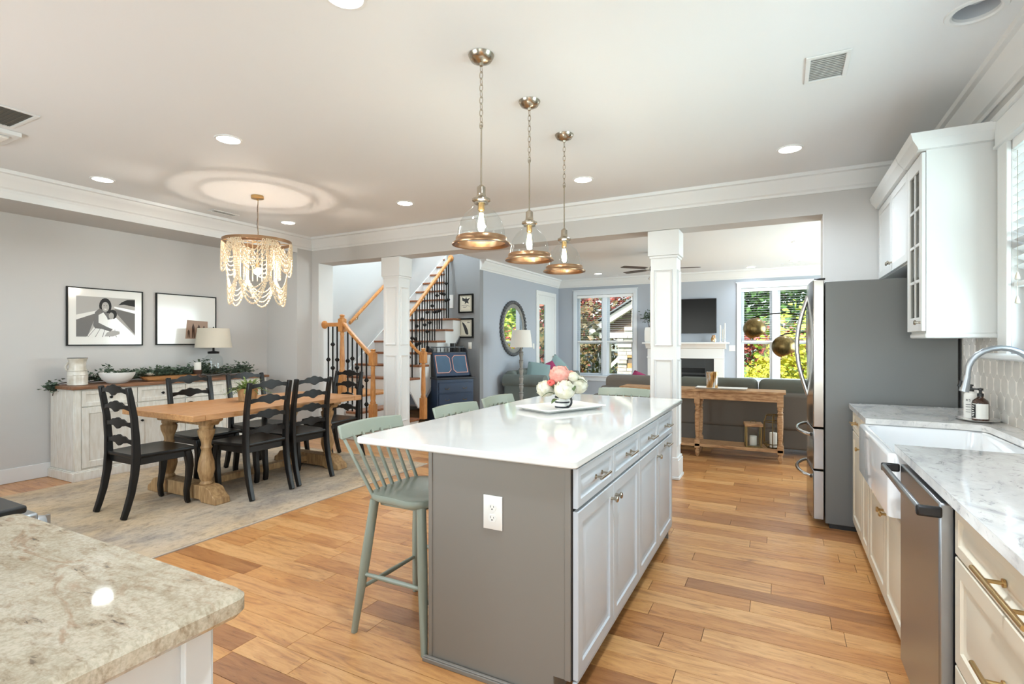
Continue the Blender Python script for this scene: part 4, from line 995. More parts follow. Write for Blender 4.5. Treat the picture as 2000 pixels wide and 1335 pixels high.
def leaves(name, m, parent, spots, size, n, rnd, up=.3, thick=.0):
    q = B()
    for _ in range(n):
        c, sp = rnd.choice(spots); p = Vector(c) + Vector((rnd.gauss(0, sp[0]), rnd.gauss(0, sp[1]), abs(rnd.gauss(0, sp[2]))))
        az = rnd.uniform(0, 2 * pi); el = rnd.uniform(-.3, 1.2); d = Vector((cos(az) * cos(el), sin(az) * cos(el), sin(el) * up + .1)).normalized()
        s = d.cross(Vector((rnd.uniform(-1, 1), rnd.uniform(-1, 1), 1))).normalized(); l = size * rnd.uniform(.6, 1.2); w_ = l * .28
        nn = d.cross(s) * l * .10
        q.add([p, p + d * l * .45 + s * w_ + nn, p + d * l, p + d * l * .45 - s * w_ + nn, p + d * l * .5 - nn * .3], [(0, 1, 4), (1, 2, 4), (2, 3, 4), (3, 0, 4)])
    return stuff(q.build(name, m, parent, ang=80))
rnd = random.Random(11)
bp = thing('leafy_sprig', 'grey-green leafy sprig rising out of the white bowl', 'plant', (-6.17, 2.90, TZ + .05))
B().tube([(0, .02, -.01), (.0, -.03, .06), (0, -.10, .13)], .003, 6).tube([(0, .0, -.01), (.0, .05, .05), (0, .12, .09)], .003, 6).build('stem', 'leaf_dark', bp)
leaves('foliage', 'leaf_dark', bp, [((0, 0, .03), (.05, .06, .02)), ((0, -.08, .07), (.03, .03, .04)), ((0, .07, .05), (.03, .04, .02))], .05, 120, rnd)
for k, (y, l_) in enumerate(((3.42, .30),)):
    pts = []
    t = B().ring([[(x * 1.0, yy_, z) for x, yy_, z in rrect(-.07 * s, -l_ * s, .07 * s, l_ * s, .065 * s, z)] for s, z in ((.72, 0), (.9, .012), (1.0, .045), (1.02, .05), (.93, .047), (.7, .014))], 24).build('dough_bowl', 'table_wood', loc=(-6.16, y, TZ))
    tag(t, 'long shallow wooden dough bowl between the white bowl and the candle', 'bowl')
gl = thing('eucalyptus_garland', 'grey-green eucalyptus garland lying along the back of the sideboard', 'garland', (-6.36, 3.5, TZ))
B().tube([(.02 * sin(k * 1.7), -1.0 + 2.0 * k / 20, .02 + .01 * sin(k * 2.1)) for k in range(21)], .005, 6).tube([(0, -1.0, .02), (.0, -1.05, 0), (-.0, -1.07, -.10)], .004, 6).build('stem', 'bark', gl)
sp = [((.02, -1.0 + .1 * k, .03), (.035, .05, .035)) for k in range(2, 21)] + [((0, -1.06, -.06), (.02, .02, .03)), ((-.0, -1.08, -.03), (.02, .02, .03))] + [((.13, -.28 + .09 * k, .06), (.03, .035, .03)) for k in range(6)] * 3 + [((.08, .36, .07), (.03, .05, .06))] * 3 + [((.05, .9, .05), (.03, .06, .05))] * 2
leaves('foliage', 'leaf_dark', gl, sp, .05, 3000, rnd)
for k, (y, z) in enumerate(((3.20, .03), (3.38, .03), (3.58, .03))):
    t = thing('succulent_rosette', ['pale cream succulent rosette at the near end of the dough bowl', 'grey-green succulent rosette in the middle of the dough bowl', 'grey-green succulent rosette at the far end of the dough bowl'][k], 'plant', (-6.14, y, TZ + .06)); q = B()
    for L_, (el, cnt, ln) in enumerate(((15, 9, .06), (40, 8, .05), (65, 6, .04))):
        for j in range(cnt):
            a = 2 * pi * j / cnt + L_; e = R(el); d = Vector((cos(a) * cos(e), sin(a) * cos(e), sin(e))); s = Vector((-sin(a), cos(a), 0)) * ln * .22
            q.add([Vector((0, 0, 0)), d * ln * .6 + s, d * ln, d * ln * .6 - s, d * ln * .5 + Vector((0, 0, .006))], [(0, 1, 4), (1, 2, 4), (2, 3, 4), (3, 0, 4), (0, 3, 2, 1)])
    q.build('leaf_rosette', 'leaf_dark' if k == 1 else 'ceramic_cream' if k == 0 else 'leaf_dark', t, ang=60)
cd = thing('pillar_candle', 'white pillar candle on a dark turned holder in front of the glass lamp', 'candle', at(386, 735, x=-6.14)[:2] + (TZ,))
B().lathe([(.046, 0), (.05, .01), (.044, .03), (.036, .05), (.046, .08), (.05, .10)], n=24).build('holder', 'dark_brown', cd)
B().lathe([(.036, .10), (.038, .103), (.038, .185), (.034, .188), (.001, .183)], n=24).build('wax', 'candle', cd)
lp = at(417, 700, x=-6.27)
lm = thing('table_lamp', 'clear glass jar table lamp with beige drum shade on the sideboard', 'lamp', (lp[0], lp[1], TZ))
B().lathe([(.001, .002), (.085, .002), (.10, .006), (.104, .03), (.104, .20), (.092, .245), (.06, .27), (.055, .29)], n=36, cap=False).build('glass_jar', 'clear_glass', lm, ang=60)
B().lathe([(.062, .285), (.064, .29), (.064, .31), (.03, .315), (.012, .32), (.012, .375)], n=24).build('metal_cap', 'black_iron', lm)
sh = B(); sh.ring([[(r * cos(2 * pi * k / 40), r * sin(2 * pi * k / 40), z) for k in range(40)] for r, z in ((.205, .36), (.175, .60), (.172, .60), (.202, .36))], 40, close=True)
sh.build('shade', 'linen', lm)
B().lathe([(.012, .38), (.006, .40), (.006, .60), (.01, .61), (.001, .62)], n=12).build('harp', 'black_iron', lm)
# framed photographs on the left wall
def wall_frame(name, label, cat, c, w_, h, normal, fw=.012, mat_w=.05, fm='black_iron', mm='paper', depth=.025):
    t = thing(name, label, cat, c)
    # local: width along u, height z, facing local +x (rotated)
    t.rotation_euler = (0, 0, math.atan2(normal[1], normal[0]))
    hw, hh = w_ / 2, h / 2
    B().box(0, -hw, -hh, depth, -hw + fw, hh).box(0, hw - fw, -hh, depth, hw, hh).box(0, -hw + fw, -hh, depth, hw - fw, -hh + fw).box(0, -hw + fw, hh - fw, depth, hw - fw, hh).build('frame', fm, t, .001)
    B().box(.004, -hw + fw, -hh + fw, depth - .008, hw - fw, hh - fw).build('mat_board', mm, t)
    return t, depth - .008
def poly_part(parent, name, m, pts, x0, th=.0004):
    return B().prism(pts, 'x', x0, x0 + th).build(name, m, parent, smooth=False)
def scl(pts, w_, h): return [((u - .5) * w_, (v - .5) * h) for u, v in pts]
def ell(cx, cy, rx, ry, n=18, a0=0): return [(cx + rx * cos(2 * pi * k / n + a0), cy + ry * sin(2 * pi * k / n + a0)) for k in range(n)]
# left wall faces +x: local y = world y, so picture-left (nearer camera) is smaller y
f1, d = wall_frame('framed_photo', 'black framed black-and-white portrait of two people on a boardwalk, left wall', 'picture', (XA + .002, 2.947, 1.607), .713, .612, (1, 0))
pw_, ph_ = .55, .43
Pp = lambda name, m, pts, k=1: poly_part(f1, name, m, scl(pts, pw_, ph_), d + .0003 * k)
Pp('print', 'ink_light', [(0, 0), (1, 0), (1, 1), (0, 1)], 1)
Pp('fence_print', 'ink_mid', [(0, .02), (.18, .02), (.33, .60), (0, .42)], 3)
Pp('fence_print', 'ink_mid', [(1, .08), (.66, .62), (.63, .72), (1, .62)], 3)
Pp('fence_rail_print', 'paper', [(1, .62), (.63, .74), (.62, .78), (1, .70)], 4)
Pp('fence_rail_print', 'paper', [(0, .42), (.33, .60), (.33, .66), (0, .54)], 4)
Pp('tree_print', 'ink', [(.70, .82), (.80, .84), (1, .80), (1, .98), (.86, .97), (.76, .90)], 3)
Pp('deck_print', 'paper', [(.16, .0), (1, .0), (1, .04), (.64, .52), (.42, .52)], 2)
for k in range(5): Pp('deck_line_print', 'ink_mid', [(.18 + .12 * k, 0), (.19 + .12 * k, 0), (.475 + .03 * k, .5), (.47 + .03 * k, .5)], 4)
Pp('hair_print', 'ink', ell(.475, .78, .105, .20), 5)
Pp('hair_print', 'ink', ell(.42, .60, .06, .14), 5)
Pp('torso_print', 'ink_mid', [(.27, .30), (.30, .62), (.38, .72), (.50, .62), (.56, .50), (.58, .30), (.48, .20), (.30, .22)], 6)
Pp('dress_print', 'paper', [(.36, .30), (.36, .55), (.44, .62), (.50, .50), (.54, .34), (.52, .22), (.38, .24)], 7)
Pp('face_print', 'ink_light', ell(.475, .76, .062, .125), 8)
Pp('smile_print', 'paper', [(.452, .715), (.498, .715), (.488, .685), (.462, .685)], 9)
for x in (.452, .497): Pp('eye_print', 'ink', ell(x, .79, .008, .008, 8), 9)
Pp('child_hair_print', 'ink', ell(.60, .58, .072, .12), 9)
Pp('child_face_print', 'ink_light', ell(.575, .54, .045, .085), 10)
Pp('child_shirt_print', 'paper', [(.50, .24), (.52, .44), (.60, .48), (.68, .40), (.70, .26), (.62, .18)], 10)
Pp('arm_print', 'ink_mid', [(.27, .30), (.34, .24), (.56, .14), (.60, .20), (.50, .26), (.36, .36)], 11)
Pp('leg_print', 'ink_light', [(.46, .02), (.60, .02), (.72, .08), (.72, .15), (.60, .17), (.50, .12)], 11)
f2, d = wall_frame('framed_photo', 'black framed white-matted photo with a small brown print, behind the lamp', 'picture', (XA + .002, 3.807, 1.611), .725, .612, (1, 0))
Pp2 = lambda name, m, pts, k=1: poly_part(f2, name, m, scl(pts, .70, .59), d + .0003 * k)
Pp2('print', 'photo_brown', [(.46, .11), (.86, .11), (.86, .48), (.49, .50)], 1)
for (x, h, w_) in ((.52, .16, .030), (.60, .28, .035), (.70, .26, .04), (.79, .24, .04)):
    Pp2('figure_print', 'dark_brown', [(x - w_ * .6, .13), (x - w_ * .3, .13), (x - .002, .13 + h * .5), (x + w_ * .3, .13), (x + w_ * .6, .13), (x + w_ * .6, .13 + h * .8), (x, .13 + h * 1.1), (x - w_ * .7, .13 + h * .8)], 2)
M['paper'].node_tree.nodes['Principled BSDF'].inputs['Roughness'].default_value = .12
# fern in a wooden pot on the table
fn_ = thing('potted_fern', 'green fern in a light wooden pot on the dining table', 'plant', (-4.66, 3.32, .7625))
B().lathe([(.075, 0), (.08, .004), (.095, .12), (.098, .124), (.09, .124), (.08, .10), (.001, .098)], n=28).build('pot', 'trestle_wood', fn_)
q = B(); rnd = random.Random(5)
for k in range(70):
    az = rnd.uniform(0, 2 * pi); L_ = rnd.uniform(.12, .24); el = rnd.uniform(.25, 1.35); p = Vector((cos(az) * .03, sin(az) * .03, .11)); d = Vector((cos(az) * cos(el), sin(az) * cos(el), sin(el))); s = Vector((-sin(az), cos(az), 0)); N = 9; prev = p
    for i in range(1, N + 1):
        u = i / N; c0 = p + d * L_ * u - Vector((0, 0, .10 * u * u)) ; lw = .035 * (1 - u * .8)
        for sg in (-1, 1): q.add([prev, c0, prev + s * sg * lw + d * .01 + Vector((0, 0, -.006))], [(0, 1, 2)])
        prev = c0
stuff(q.build('foliage', 'leaf_fern', fn_, ang=80))

# bead chandelier
cx, cy = -4.61, 3.39
cl = thing('bead_chandelier', 'wooden bead chandelier with gold ring hanging over the dining table', 'chandelier', (cx, cy, CZ))
zr = 2.315 - CZ; RR = .315
B().lathe([(.055, 0), (.058, -.003), (.058, -.028), (.05, -.032), (.008, -.034), (.008, -.045), (.001, -.046)], n=28).build('canopy', 'brass', cl)
B().tube([(.006 * sin(k * .9), .006 * cos(k * 1.3), -.04 + (zr + .05) * k / 12) for k in range(13)], .0028, 6).build('cord', 'black_iron', cl)
q = B(); n = 64
for k in range(20):
    z = -.045 + (zr + .06) * k / 20; q.tube([(.008 + .004 * cos(a) * (k % 2), .004 * cos(a) * ((k + 1) % 2), z + .011 * sin(a)) for a in [2 * pi * j / 8 for j in range(8)]], .0012, 4, close=True)
stuff(q.build('chain', 'brass', cl))
for rr, h in ((RR, .03), (RR * .66, .022)):
    B().ring([[(r * cos(2 * pi * k / n), r * sin(2 * pi * k / n), zr + z) for k in range(n)] for r, z in ((rr, 0), (rr, h), (rr - .006, h), (rr - .006, 0))], n, close=True).build('ring', 'brass_warm', cl)
for k in range(3):
    a = k * pi / 3; B().cyl((cos(a) * RR, sin(a) * RR, zr + .015), (-cos(a) * RR, -sin(a) * RR, zr + .015), .004, n=6).build('cross_bar', 'brass', cl)
bead_v, bead_f = [], []
_b = B().sphere((0, 0, 0), 1, 7, 5)
def strand(fn, r=.0078, m='bead_wood', name='bead_strand'):
    # walk along the curve placing touching beads
    P_ = [Vector(fn(i / 80)) for i in range(81)]; out = B(); acc = 0; last = P_[0]
    for p in P_:
        acc += (p - last).length; last = p
        if acc >= r * 1.95 or p is P_[0]:
            acc = 0 if p is P_[0] else acc - r * 1.95; out.add([(p.x + v[0] * r, p.y + v[1] * r, p.z + v[2] * r) for v in _b.v], _b.f)
    return out.build(name, m, cl)
z0 = zr
def sag(a0, a1, r0, r1, za, zb, drop, bulge=.0):
    def f(u):
        s = 1 - (2 * u - 1) ** 2; a = a0 + (a1 - a0) * u; r = r0 + (r1 - r0) * s + bulge * s
        return (r * cos(a), r * sin(a), za + (zb - za) * u - drop * s)
    return f
NL = 6
for k in range(NL):
    ac = 2 * pi * k / NL + .25; hw_ = pi / NL
    for j in range(5):   # upper swags from the ring
        e = hw_ * (1.0 - j * .10); strand(sag(ac - e, ac + e, RR - .002, RR + .004, z0, z0, .30 - .045 * j), .0085 - .0004 * j)
    an = ac + hw_        # gathering points between lobes
    for j in range(4):   # near-vertical strands to gathering point
        da = (j - 1.5) * .075
        strand((lambda an, da: lambda u: ((RR - .006 - .045 * u) * cos(an + da * (1 - u * .7)), (RR - .006 - .045 * u) * sin(an + da * (1 - u * .7)), z0 - .36 * u))(an, da), .0068)
    for j in range(4):   # lower swags between gathering points
        strand(sag(an - hw_ * 2 + .02 * j, an - .02 * j, RR - .05, RR - .06, z0 - .345 - .0 * j, z0 - .345, .265 - .05 * j), .0095 - .0006 * j)
for k in range(30):
    a = 2 * pi * k / 30; strand((lambda a: lambda u: (RR * .66 * cos(a), RR * .66 * sin(a), z0 - .01 - .34 * u))(a), .0055)
B().lathe([(.016, 0), (.016, .05), (.010, .055), (.001, .056)], (0, 0, zr - .24), 14).cyl((0, 0, zr + .01), (0, 0, zr - .19), .004, n=6).build('bulb_socket', 'brass', cl)
B().sphere((0, 0, zr - .275), .034, 20, 14).build('bulb', 'bulb_glow', cl)

# ------------------------------------------------------------ pendants over the island
def make_pendant(label, loc):
    t = thing('pendant_light', label, 'pendant light', loc, 0, 'glass dome pendants over the island')
    B().lathe([(.062, 0), (.066, -.003), (.062, -.012), (.052, -.028), (.03, -.038), (.012, -.042), (.008, -.055), (.001, -.056)], n=32).build('canopy', 'nickel', t)
    z = -.055; k = 0; 
    while z > -.345:
        ln = .040
        pts = []
        for j in range(12):
            a = 2 * pi * j / 12; u = .009 * cos(a); w_ = .020 * sin(a) ; pts.append((u, 0, z - .016 + w_) if k % 2 else (0, u, z - .016 + w_))
        B().tube(pts, .0019, 6, close=True).build('chain_link', 'nickel', t); z -= .0315; k += 1
    zt = -.362
    B().cyl((0, 0, zt), (0, 0, -.665), .0042, n=10).lathe([(.006, zt - .01), (.007, zt), (.004, zt + .012)], n=10).build('rod', 'nickel', t)
    B().lathe([(.001, -.655), (.010, -.657), (.0135, -.662), (.022, -.668), (.0225, -.70), (.024, -.712), (.034, -.722), (.046, -.728), (.047, -.738), (.036, -.744), (.036, -.752), (.001, -.752)], n=32).build('socket_cap', 'nickel', t)
    dome = [(.038, -.748), (.042, -.762), (.058, -.782), (.085, -.808), (.106, -.842), (.118, -.885), (.122, -.935)]
    B().lathe(dome, n=48, cap=False).build('glass_dome', 'clear_glass', t, ang=60)
    rim = [(.121, -.920), (.126, -.920), (.129, -.928), (.129, -.938), (.134, -.944), (.143, -.950), (.148, -.955), (.147, -.960), (.138, -.961), (.128, -.956), (.121, -.948)]
    n = 56; B().ring([[(r * cos(2 * pi * i / n), r * sin(2 * pi * i / n), z_) for i in range(n)] for r, z_ in rim], n, close=True).build('metal_rim', 'brass_warm', t)
    B().lathe([(.017, -.752), (.017, -.785), (.012, -.79), (.001, -.79)], n=16).build('bulb_socket', 'brass', t)
    bl = B().lathe([(.012, -.79), (.014, -.80), (.026, -.835), (.030, -.862), (.026, -.885), (.012, -.90), (.001, -.903)], n=20).build('bulb', 'clear_glass', t, ang=60)
    q = B()
    for j in range(6):
        a = 2 * pi * j / 6; q.tube([(.009 * cos(a), .009 * sin(a), -.80), (.013 * cos(a + .3), .013 * sin(a + .3), -.84), (.006 * cos(a + .6), .006 * sin(a + .6), -.882)], .0016, 5)
    stuff(q.build('filament', 'filament', t))
    return t
mat('filament', (255, 205, 140), 0.3, emit=70)
pn = make_pendant('glass dome pendant nearest the camera, leftmost of the three over the island', (-1.345, 2.25, CZ))
dup(pn, (-1.345, 2.815, CZ), 0, 'glass dome pendant in the middle of the three over the island')
dup(pn, (-1.345, 3.38, CZ), 0, 'glass dome pendant farthest from the camera over the island')
for y in (2.25, 2.815, 3.38): lamp('pendant_bulb', 'POINT', (-1.345, y, CZ - .85), 3.5, (1.0, .84, .64), shadow_soft_size=.025)

# ------------------------------------------------------------ recessed downlights, vents, detector
def downlight(label, x, y, z=CZ, lit=True, r=.075, power=14):
    t = thing('downlight', label, 'ceiling light', (x, y, z), 0, 'recessed ceiling lights')
    n = 40; B().ring([[(q_ * cos(2 * pi * i / n), q_ * sin(2 * pi * i / n), d_) for i in range(n)] for q_, d_ in ((r * 1.22, -.0005), (r * 1.2, -.005), (r * 1.02, -.006), (r, -.003))], n, cap=False).build('trim_ring', 'trim_white', t)
    B().ring([[(q_ * cos(2 * pi * i / n), q_ * sin(2 * pi * i / n), d_) for i in range(n)] for q_, d_ in ((r, -.0035), (r, -.002))], n).build('lens', 'can_glow', t)
    if lit: lamp('downlight_or_fill_spot', 'SPOT', (x, y, z - .02), power, (.97, .98, 1.0), (0, 0, 0), spot_size=R(150), spot_blend=.8, shadow_soft_size=.07)
    return t
for l, x, y in (('round recessed light above the dining rug side, largest lit one left of the pendants', -3.51, 2.35), ('round recessed light near the left crown moulding', -5.37, 2.41), ('round recessed light beyond the chandelier', -5.31, 4.32), ('round recessed light between the chandelier and the nearest pendant', -3.485, 4.28),
                ('round recessed light right of the farthest pendant', -1.567, 4.39), ('round recessed light in front of the refrigerator', .061, 4.41), ('round recessed light cut by the top edge of the photo', -1.622, 1.60)):
    downlight(l, x, y, power=48 if x == .061 else 15)
for l, x, y in (('nearer of the two lit recessed lights at the right of the living room ceiling', .23, 8.54), ('farther of the two lit recessed lights at the right of the living room ceiling', .221, 10.5), ('recessed light beside the ceiling fan blade', -.513, 11.0), ('recessed light at the left of the living room ceiling, under the farthest pendant', -3.45, 10.6)):
    downlight(l, x, y, power=22)
downlight('recessed fill light added above the near end of the aisle, out of the frame', -.12, 1.3, power=85)  # unseen downlight added to brighten the aisle
for x, y in ((-3.4, .9), (-5.3, .9), (-.2, -.9), (-2.6, 7.0), (-3.4, 8.8), (.9, 9.5)): lamp('downlight_or_fill_spot', 'SPOT', (x, y, CZ - .02), 18, (.97, .98, 1.0), spot_size=R(150), spot_blend=.8, shadow_soft_size=.07)  # unseen ceiling spots added as fill, without fixtures
# the unlit open can by the kitchen window
t = thing('open_downlight', 'unlit open recessed downlight in the ceiling corner by the kitchen window', 'ceiling light', (HX, HY, CZ)); n = 40
B().ring([[(q_ * cos(2 * pi * i / n), q_ * sin(2 * pi * i / n), d_) for i in range(n)] for q_, d_ in ((.112, -.0005), (.108, -.006), (.09, -.007), (.082, -.001), (.080, .03))], n, cap=False).build('trim_ring', 'trim_white', t)
B().ring([[(q_ * cos(2 * pi * i / n), q_ * sin(2 * pi * i / n), d_) for i in range(n)] for q_, d_ in ((.083, 0), (.074, .06), (.066, .115), (.001, .116))], n, cap=False).build('baffle', 'can_grey', t)
B().lathe([(.001, .04), (.03, .044), (.048, .06), (.05, .075), (.03, .10), (.02, .115)], n=24).build('bulb', 'can_grey', t)
def vent(name, label, x, y, w_, h, cnt, rz=0, m='trim_white', z=CZ, lm='trim_white'):
    t = thing(name, label, 'vent', (x, y, z), rz)
    f = .022; B().box(-w_ / 2, -h / 2, -.008, w_ / 2, -h / 2 + f, -.0004).box(-w_ / 2, h / 2 - f, -.008, w_ / 2, h / 2, -.0004).box(-w_ / 2, -h / 2 + f, -.008, -w_ / 2 + f, h / 2 - f, -.0004).box(w_ / 2 - f, -h / 2 + f, -.008, w_ / 2, h / 2 - f, -.0004).build('frame', m, t, .002)
    B().box(-w_ / 2 + f, -h / 2 + f, -.0012, w_ / 2 - f, h / 2 - f, -.0004).build('backing', 'vent_shadow' if lm != m else 'vent_grey', t)
    L_ = w_ - 2 * f; s0 = B().prism([(.005, -.0018), (-.003, -.0062), (-.004, -.0052), (.004, -.0012)], 'x', -L_ / 2, L_ / 2)
    s = s0.build('louvre', lm, t)
    for k in range(cnt):
        yy_ = -h / 2 + f + (h - 2 * f) * (k + .5) / cnt
        if k == 0: s.location = (0, yy_, 0)
        else: inst(s, t, (0, yy_, 0))
    return t
vent('ceiling_vent', 'square white louvred vent in the ceiling above the right counter', .215, 3.185, .20, .30, 13)
vent('ceiling_vent', 'louvred return vent at the left edge of the ceiling', -4.42, 1.42, .40, .26, 9, lm='vent_shadow')
t = thing('flush_fixture', 'white square flush ceiling fixture beyond the left return vent, cut by the frame', 'ceiling light', (-4.88, 1.42, CZ))
Bx(-.20, -.20, -.03, .20, .20, -.0005).build('housing', 'trim_white', t, .004); Bx(-.15, -.15, -.05, .15, .15, -.03).build('diffuser', 'matte_white', t, .01)
vent('ceiling_vent', 'small slim vent beside the chandelier cord', -5.55, 3.66, .12, .30, 6)
vent('ceiling_vent', 'slim vent in the living room ceiling near the right window', .16, 10.95, .30, .12, 5)
vent('ceiling_vent', 'slim vent in the living room ceiling above the left window', -3.3, 11.0, .34, .12, 5)

# ------------------------------------------------------------ staircase
RH = .195; XSR = -5.06
def yk(k): return 7.04 + .235 * (k - 7)
sc = thing('staircase', 'oak and white staircase rising behind the left column', 'staircase', (-5.7, 6.3, 0)); o = Vector((-5.7, 6.3, 0))
def sb_(*a): return Bx(a[0] - o.x, a[1] - o.y, a[2], a[3] - o.x, a[4] - o.y, a[5])
XW = XST + .004
# two starting steps climb towards the left wall, then a landing, then the main flight
LX = -5.34; LY0 = 5.25
for k, x in ((1, -4.80), (2, -5.07)):
    sb_(LX, 5.30, RH * (k - 1), x - .03, 6.25, RH * k - .032).build('riser', 'trim_white', sc)
    q = slab(LX - o.x, LY0 - .0 - o.y, x - o.x, 6.28 - o.y, RH * k - .032, RH * k, r=.06, e=.008); q.build('tread', 'tread_wood', sc)
sb_(XW, 5.452, 0, LX - .03, yk(4), RH * 3 - .034).build('landing_base', 'trim_white', sc)
sb_(XJ + .008, LY0 + .03, 0, LX - .03, 5.452, RH * 3 - .034).build('landing_base', 'trim_white', sc)
sb_(XW, 5.45, RH * 3 - .034, LX, yk(4) + .03, RH * 3).box(XJ + .008 - o.x, LY0 - o.y, RH * 3 - .034, LX - o.x, 5.45 - o.y, RH * 3).build('landing_boards', 'oak', sc, .006)
for k in range(4, 17):
    xr = XSR if k <= 9 else (-5.30 if k == 10 else -5.505)
    y0 = yk(k)
    if k >= 10 and xr > -5.4: y1 = YG - .004
    else: y1 = yk(k + 1) + .02
    if k == 9: y1 = min(y1, YG - .004)
    if k == 10: sb_(XW, y0, RH * k - .034, -5.505, yk(11) + .02, RH * k).box(-5.505 - o.x, y0 - o.y, RH * k - .034, -5.384 - o.x, YG - .003 - o.y, RH * k).build('tread', 'tread_wood', sc, .007)
    else: sb_(XW, y0, RH * k - .034, xr, y1, RH * k).build('tread', 'tread_wood', sc, .007)
    xr2 = xr - .03 if k <= 9 else (-5.39 if k == 10 else xr)
    if not (k == 10): sb_(XW, y0 + .025, RH * (k - 1), min(xr2, -5.505) if k > 10 else xr2, y0 + .045, RH * k - .034).build('riser', 'trim_white', sc)
    else: sb_(XW, y0 + .025, RH * (k - 1), -5.39, y0 + .032, RH * k - .034).build('riser', 'trim_white', sc)
sl = RH / .235
# open-side stringer with the stepped top and sloping lower edge
poly = [(yk(4) + .03, RH * 3 - .01)]
for k in range(4, 10): poly += [(yk(k) + .03, RH * k - .036), (min(yk(k + 1) + .03, YG - .004), RH * k - .036)]
poly += [(YG - .004, RH * 9 - .30), (yk(4) + .24, RH * 3 - .01 - .28)]
poly = [(a - o.y, b_) for a, b_ in poly]
B().prism(poly, 'x', XSR - .045 - o.x, XSR - .02 - o.x).build('stringer', 'trim_white', sc)
B().prism([(yk(4) + .3 - o.y, RH * 3 - .25), (YG - .004 - o.y, RH * 9 - .28), (YG - .004 - o.y, RH * 9 - .31), (yk(4) + .33 - o.y, RH * 3 - .28)], 'x', XW - o.x, XSR - .02 - o.x).build('soffit', 'living_paint', sc)
B().prism([(5.46 - o.y, RH * 3), (yk(4) + .05 - o.y, RH * 3), (yk(17) - o.y, RH * 16), (yk(17) - o.y, RH * 16 + .18), (yk(4) - .06 - o.y, RH * 3 + .16), (5.46 - o.y, RH * 3 + .16)], 'x', XW + .0 - o.x, XW + .018 - o.x).build('skirt_board', 'trim_white', sc)
sb_(-5.31, YG - .012, 1.95, -5.23, YG - .003, 2.19).build('return_panel', 'trim_white', sc, .002)
NP = [(.048, 0), (.048, .001)]
def newel(parent, x, y, z0, h, m='oak'):
    # square base, turned shaft, square block, finial
    t = B(); s = .042
    q = Bx(x - s, y - s, z0, x + s, y + s, z0 + h * .30); n_ = q.build('newel_post', m, parent, .005)
    B().lathe([(.036, h * .30), (.040, h * .32), (.030, h * .34), (.034, h * .37), (.036, h * .42), (.030, h * .60), (.026, h * .74), (.032, h * .76), (.026, h * .78), (.036, h * .80)], (x, y, z0), 20).build('turned_shaft', m, n_)
    Bx(x - s, y - s, z0 + h * .79, x + s, y + s, z0 + h * .95).build('block', m, n_, .006)
    B().lathe([(.034, h * .95), (.040, h * .955), (.030, h * .965), (.026, h * .972), (.034, h * .98), (.036, h * .99), (.026, h * 1.0), (.001, h * 1.004)], (x, y, z0), 20).build('finial', m, n_)
    return n_
def baluster(parent, x, y, z0, z1, knob_z=(.5,)):
    b = B(); s = .0075; b.box(x - s, y - s, z0, x + s, y + s, z1)
    for kz in knob_z:
        z = z0 + (z1 - z0) * kz; fr = [[(x + r * a_, y + r * b_, z + d) for a_, b_ in ((-1, -1), (1, -1), (1, 1), (-1, 1))] for r, d in ((.008, -.028), (.014, -.02), (.023, 0), (.014, .02), (.008, .028))]; b.ring(fr, 4)
    return b.build('baluster', 'black_iron', parent, smooth=False)
def rail(parent, pts, name='handrail', w_=.030, h=.028):
    fr = []; P_ = [Vector(p) for p in pts]
    for i, p in enumerate(P_):
        d = (P_[min(i + 1, len(P_) - 1)] - P_[max(i - 1, 0)]); d.z = 0
        if d.length < 1e-5: d = Vector((0, 1, 0))
        d.normalize(); s = Vector((-d.y, d.x, 0))
        fr.append([tuple(p + s * a + Vector((0, 0, b_))) for a, b_ in ((-w_ * .8, -h), (w_ * .8, -h), (w_, 0), (w_ * .75, h * .8), (0, h), (-w_ * .75, h * .8), (-w_, 0))])
    return B().ring(fr, 7).build(name, 'oak', parent, ang=30)
lr = thing('stair_railing', 'oak railing with black iron balusters and two newels left of the column', 'railing', (0, 0, 0))
A_ = (-5.41, 5.29); Bn = (-4.84, 5.28)
newel(lr, *A_, RH * 3 + .001, 1.135); newel(lr, *Bn, RH + .001, 1.05)
rail(lr, [(XJ + .02, 5.29, 1.585), (-5.45, 5.29, 1.585)])
B().lathe([(.058, 0), (.058, .006), (.045, .016), (.001, .017)], n=24).tf(Matrix.Rotation(pi / 2, 4, 'Y')).build('rosette', 'oak', lr, loc=(XJ + .0045, 5.29, 1.585))
rl = [(-5.37, 5.287, 1.585), (-5.34, 5.286, 1.57), (-5.31, 5.285, 1.535), (-5.26, 5.285, 1.485), (-5.15, 5.283, 1.395), (-5.02, 5.281, 1.285), (-4.92, 5.28, 1.20), (-4.88, 5.28, 1.165)]
rail(lr, rl)
def rz_at(x): 
    for (xa, _, za), (xb, _, zb) in zip(rl, rl[1:]):
        if xa <= x <= xb: return za + (zb - za) * (x - xa) / (xb - xa)
    return 1.585
for i, x in enumerate((-5.675, -5.59, -5.505)): baluster(lr, x, 5.29, RH * 3, 1.56, ((.52,), (.74, .40), (.52,))[i])
for i, x in enumerate((-5.30, -5.215, -5.13, -5.045, -4.96)):
    zb = RH * 3 if x < -5.345 else (RH * 2 if x < -5.075 else RH); baluster(lr, x, 5.285, zb, rz_at(x) - .025, ((.35, .62), (.7,), (.35, .62), (.5,), (.3, .62))[i])
rr = thing('stair_railing', 'long oak railing with black iron balusters rising right of the column', 'railing', (0, 0, 0))
Cn = (-4.72, 6.22); newel(rr, *Cn, RH + .001, 1.05)
top = (-5.30, YG - .01, 2.86)
up = lambda y: 2.86 - .83 * (YG - .01 - y)
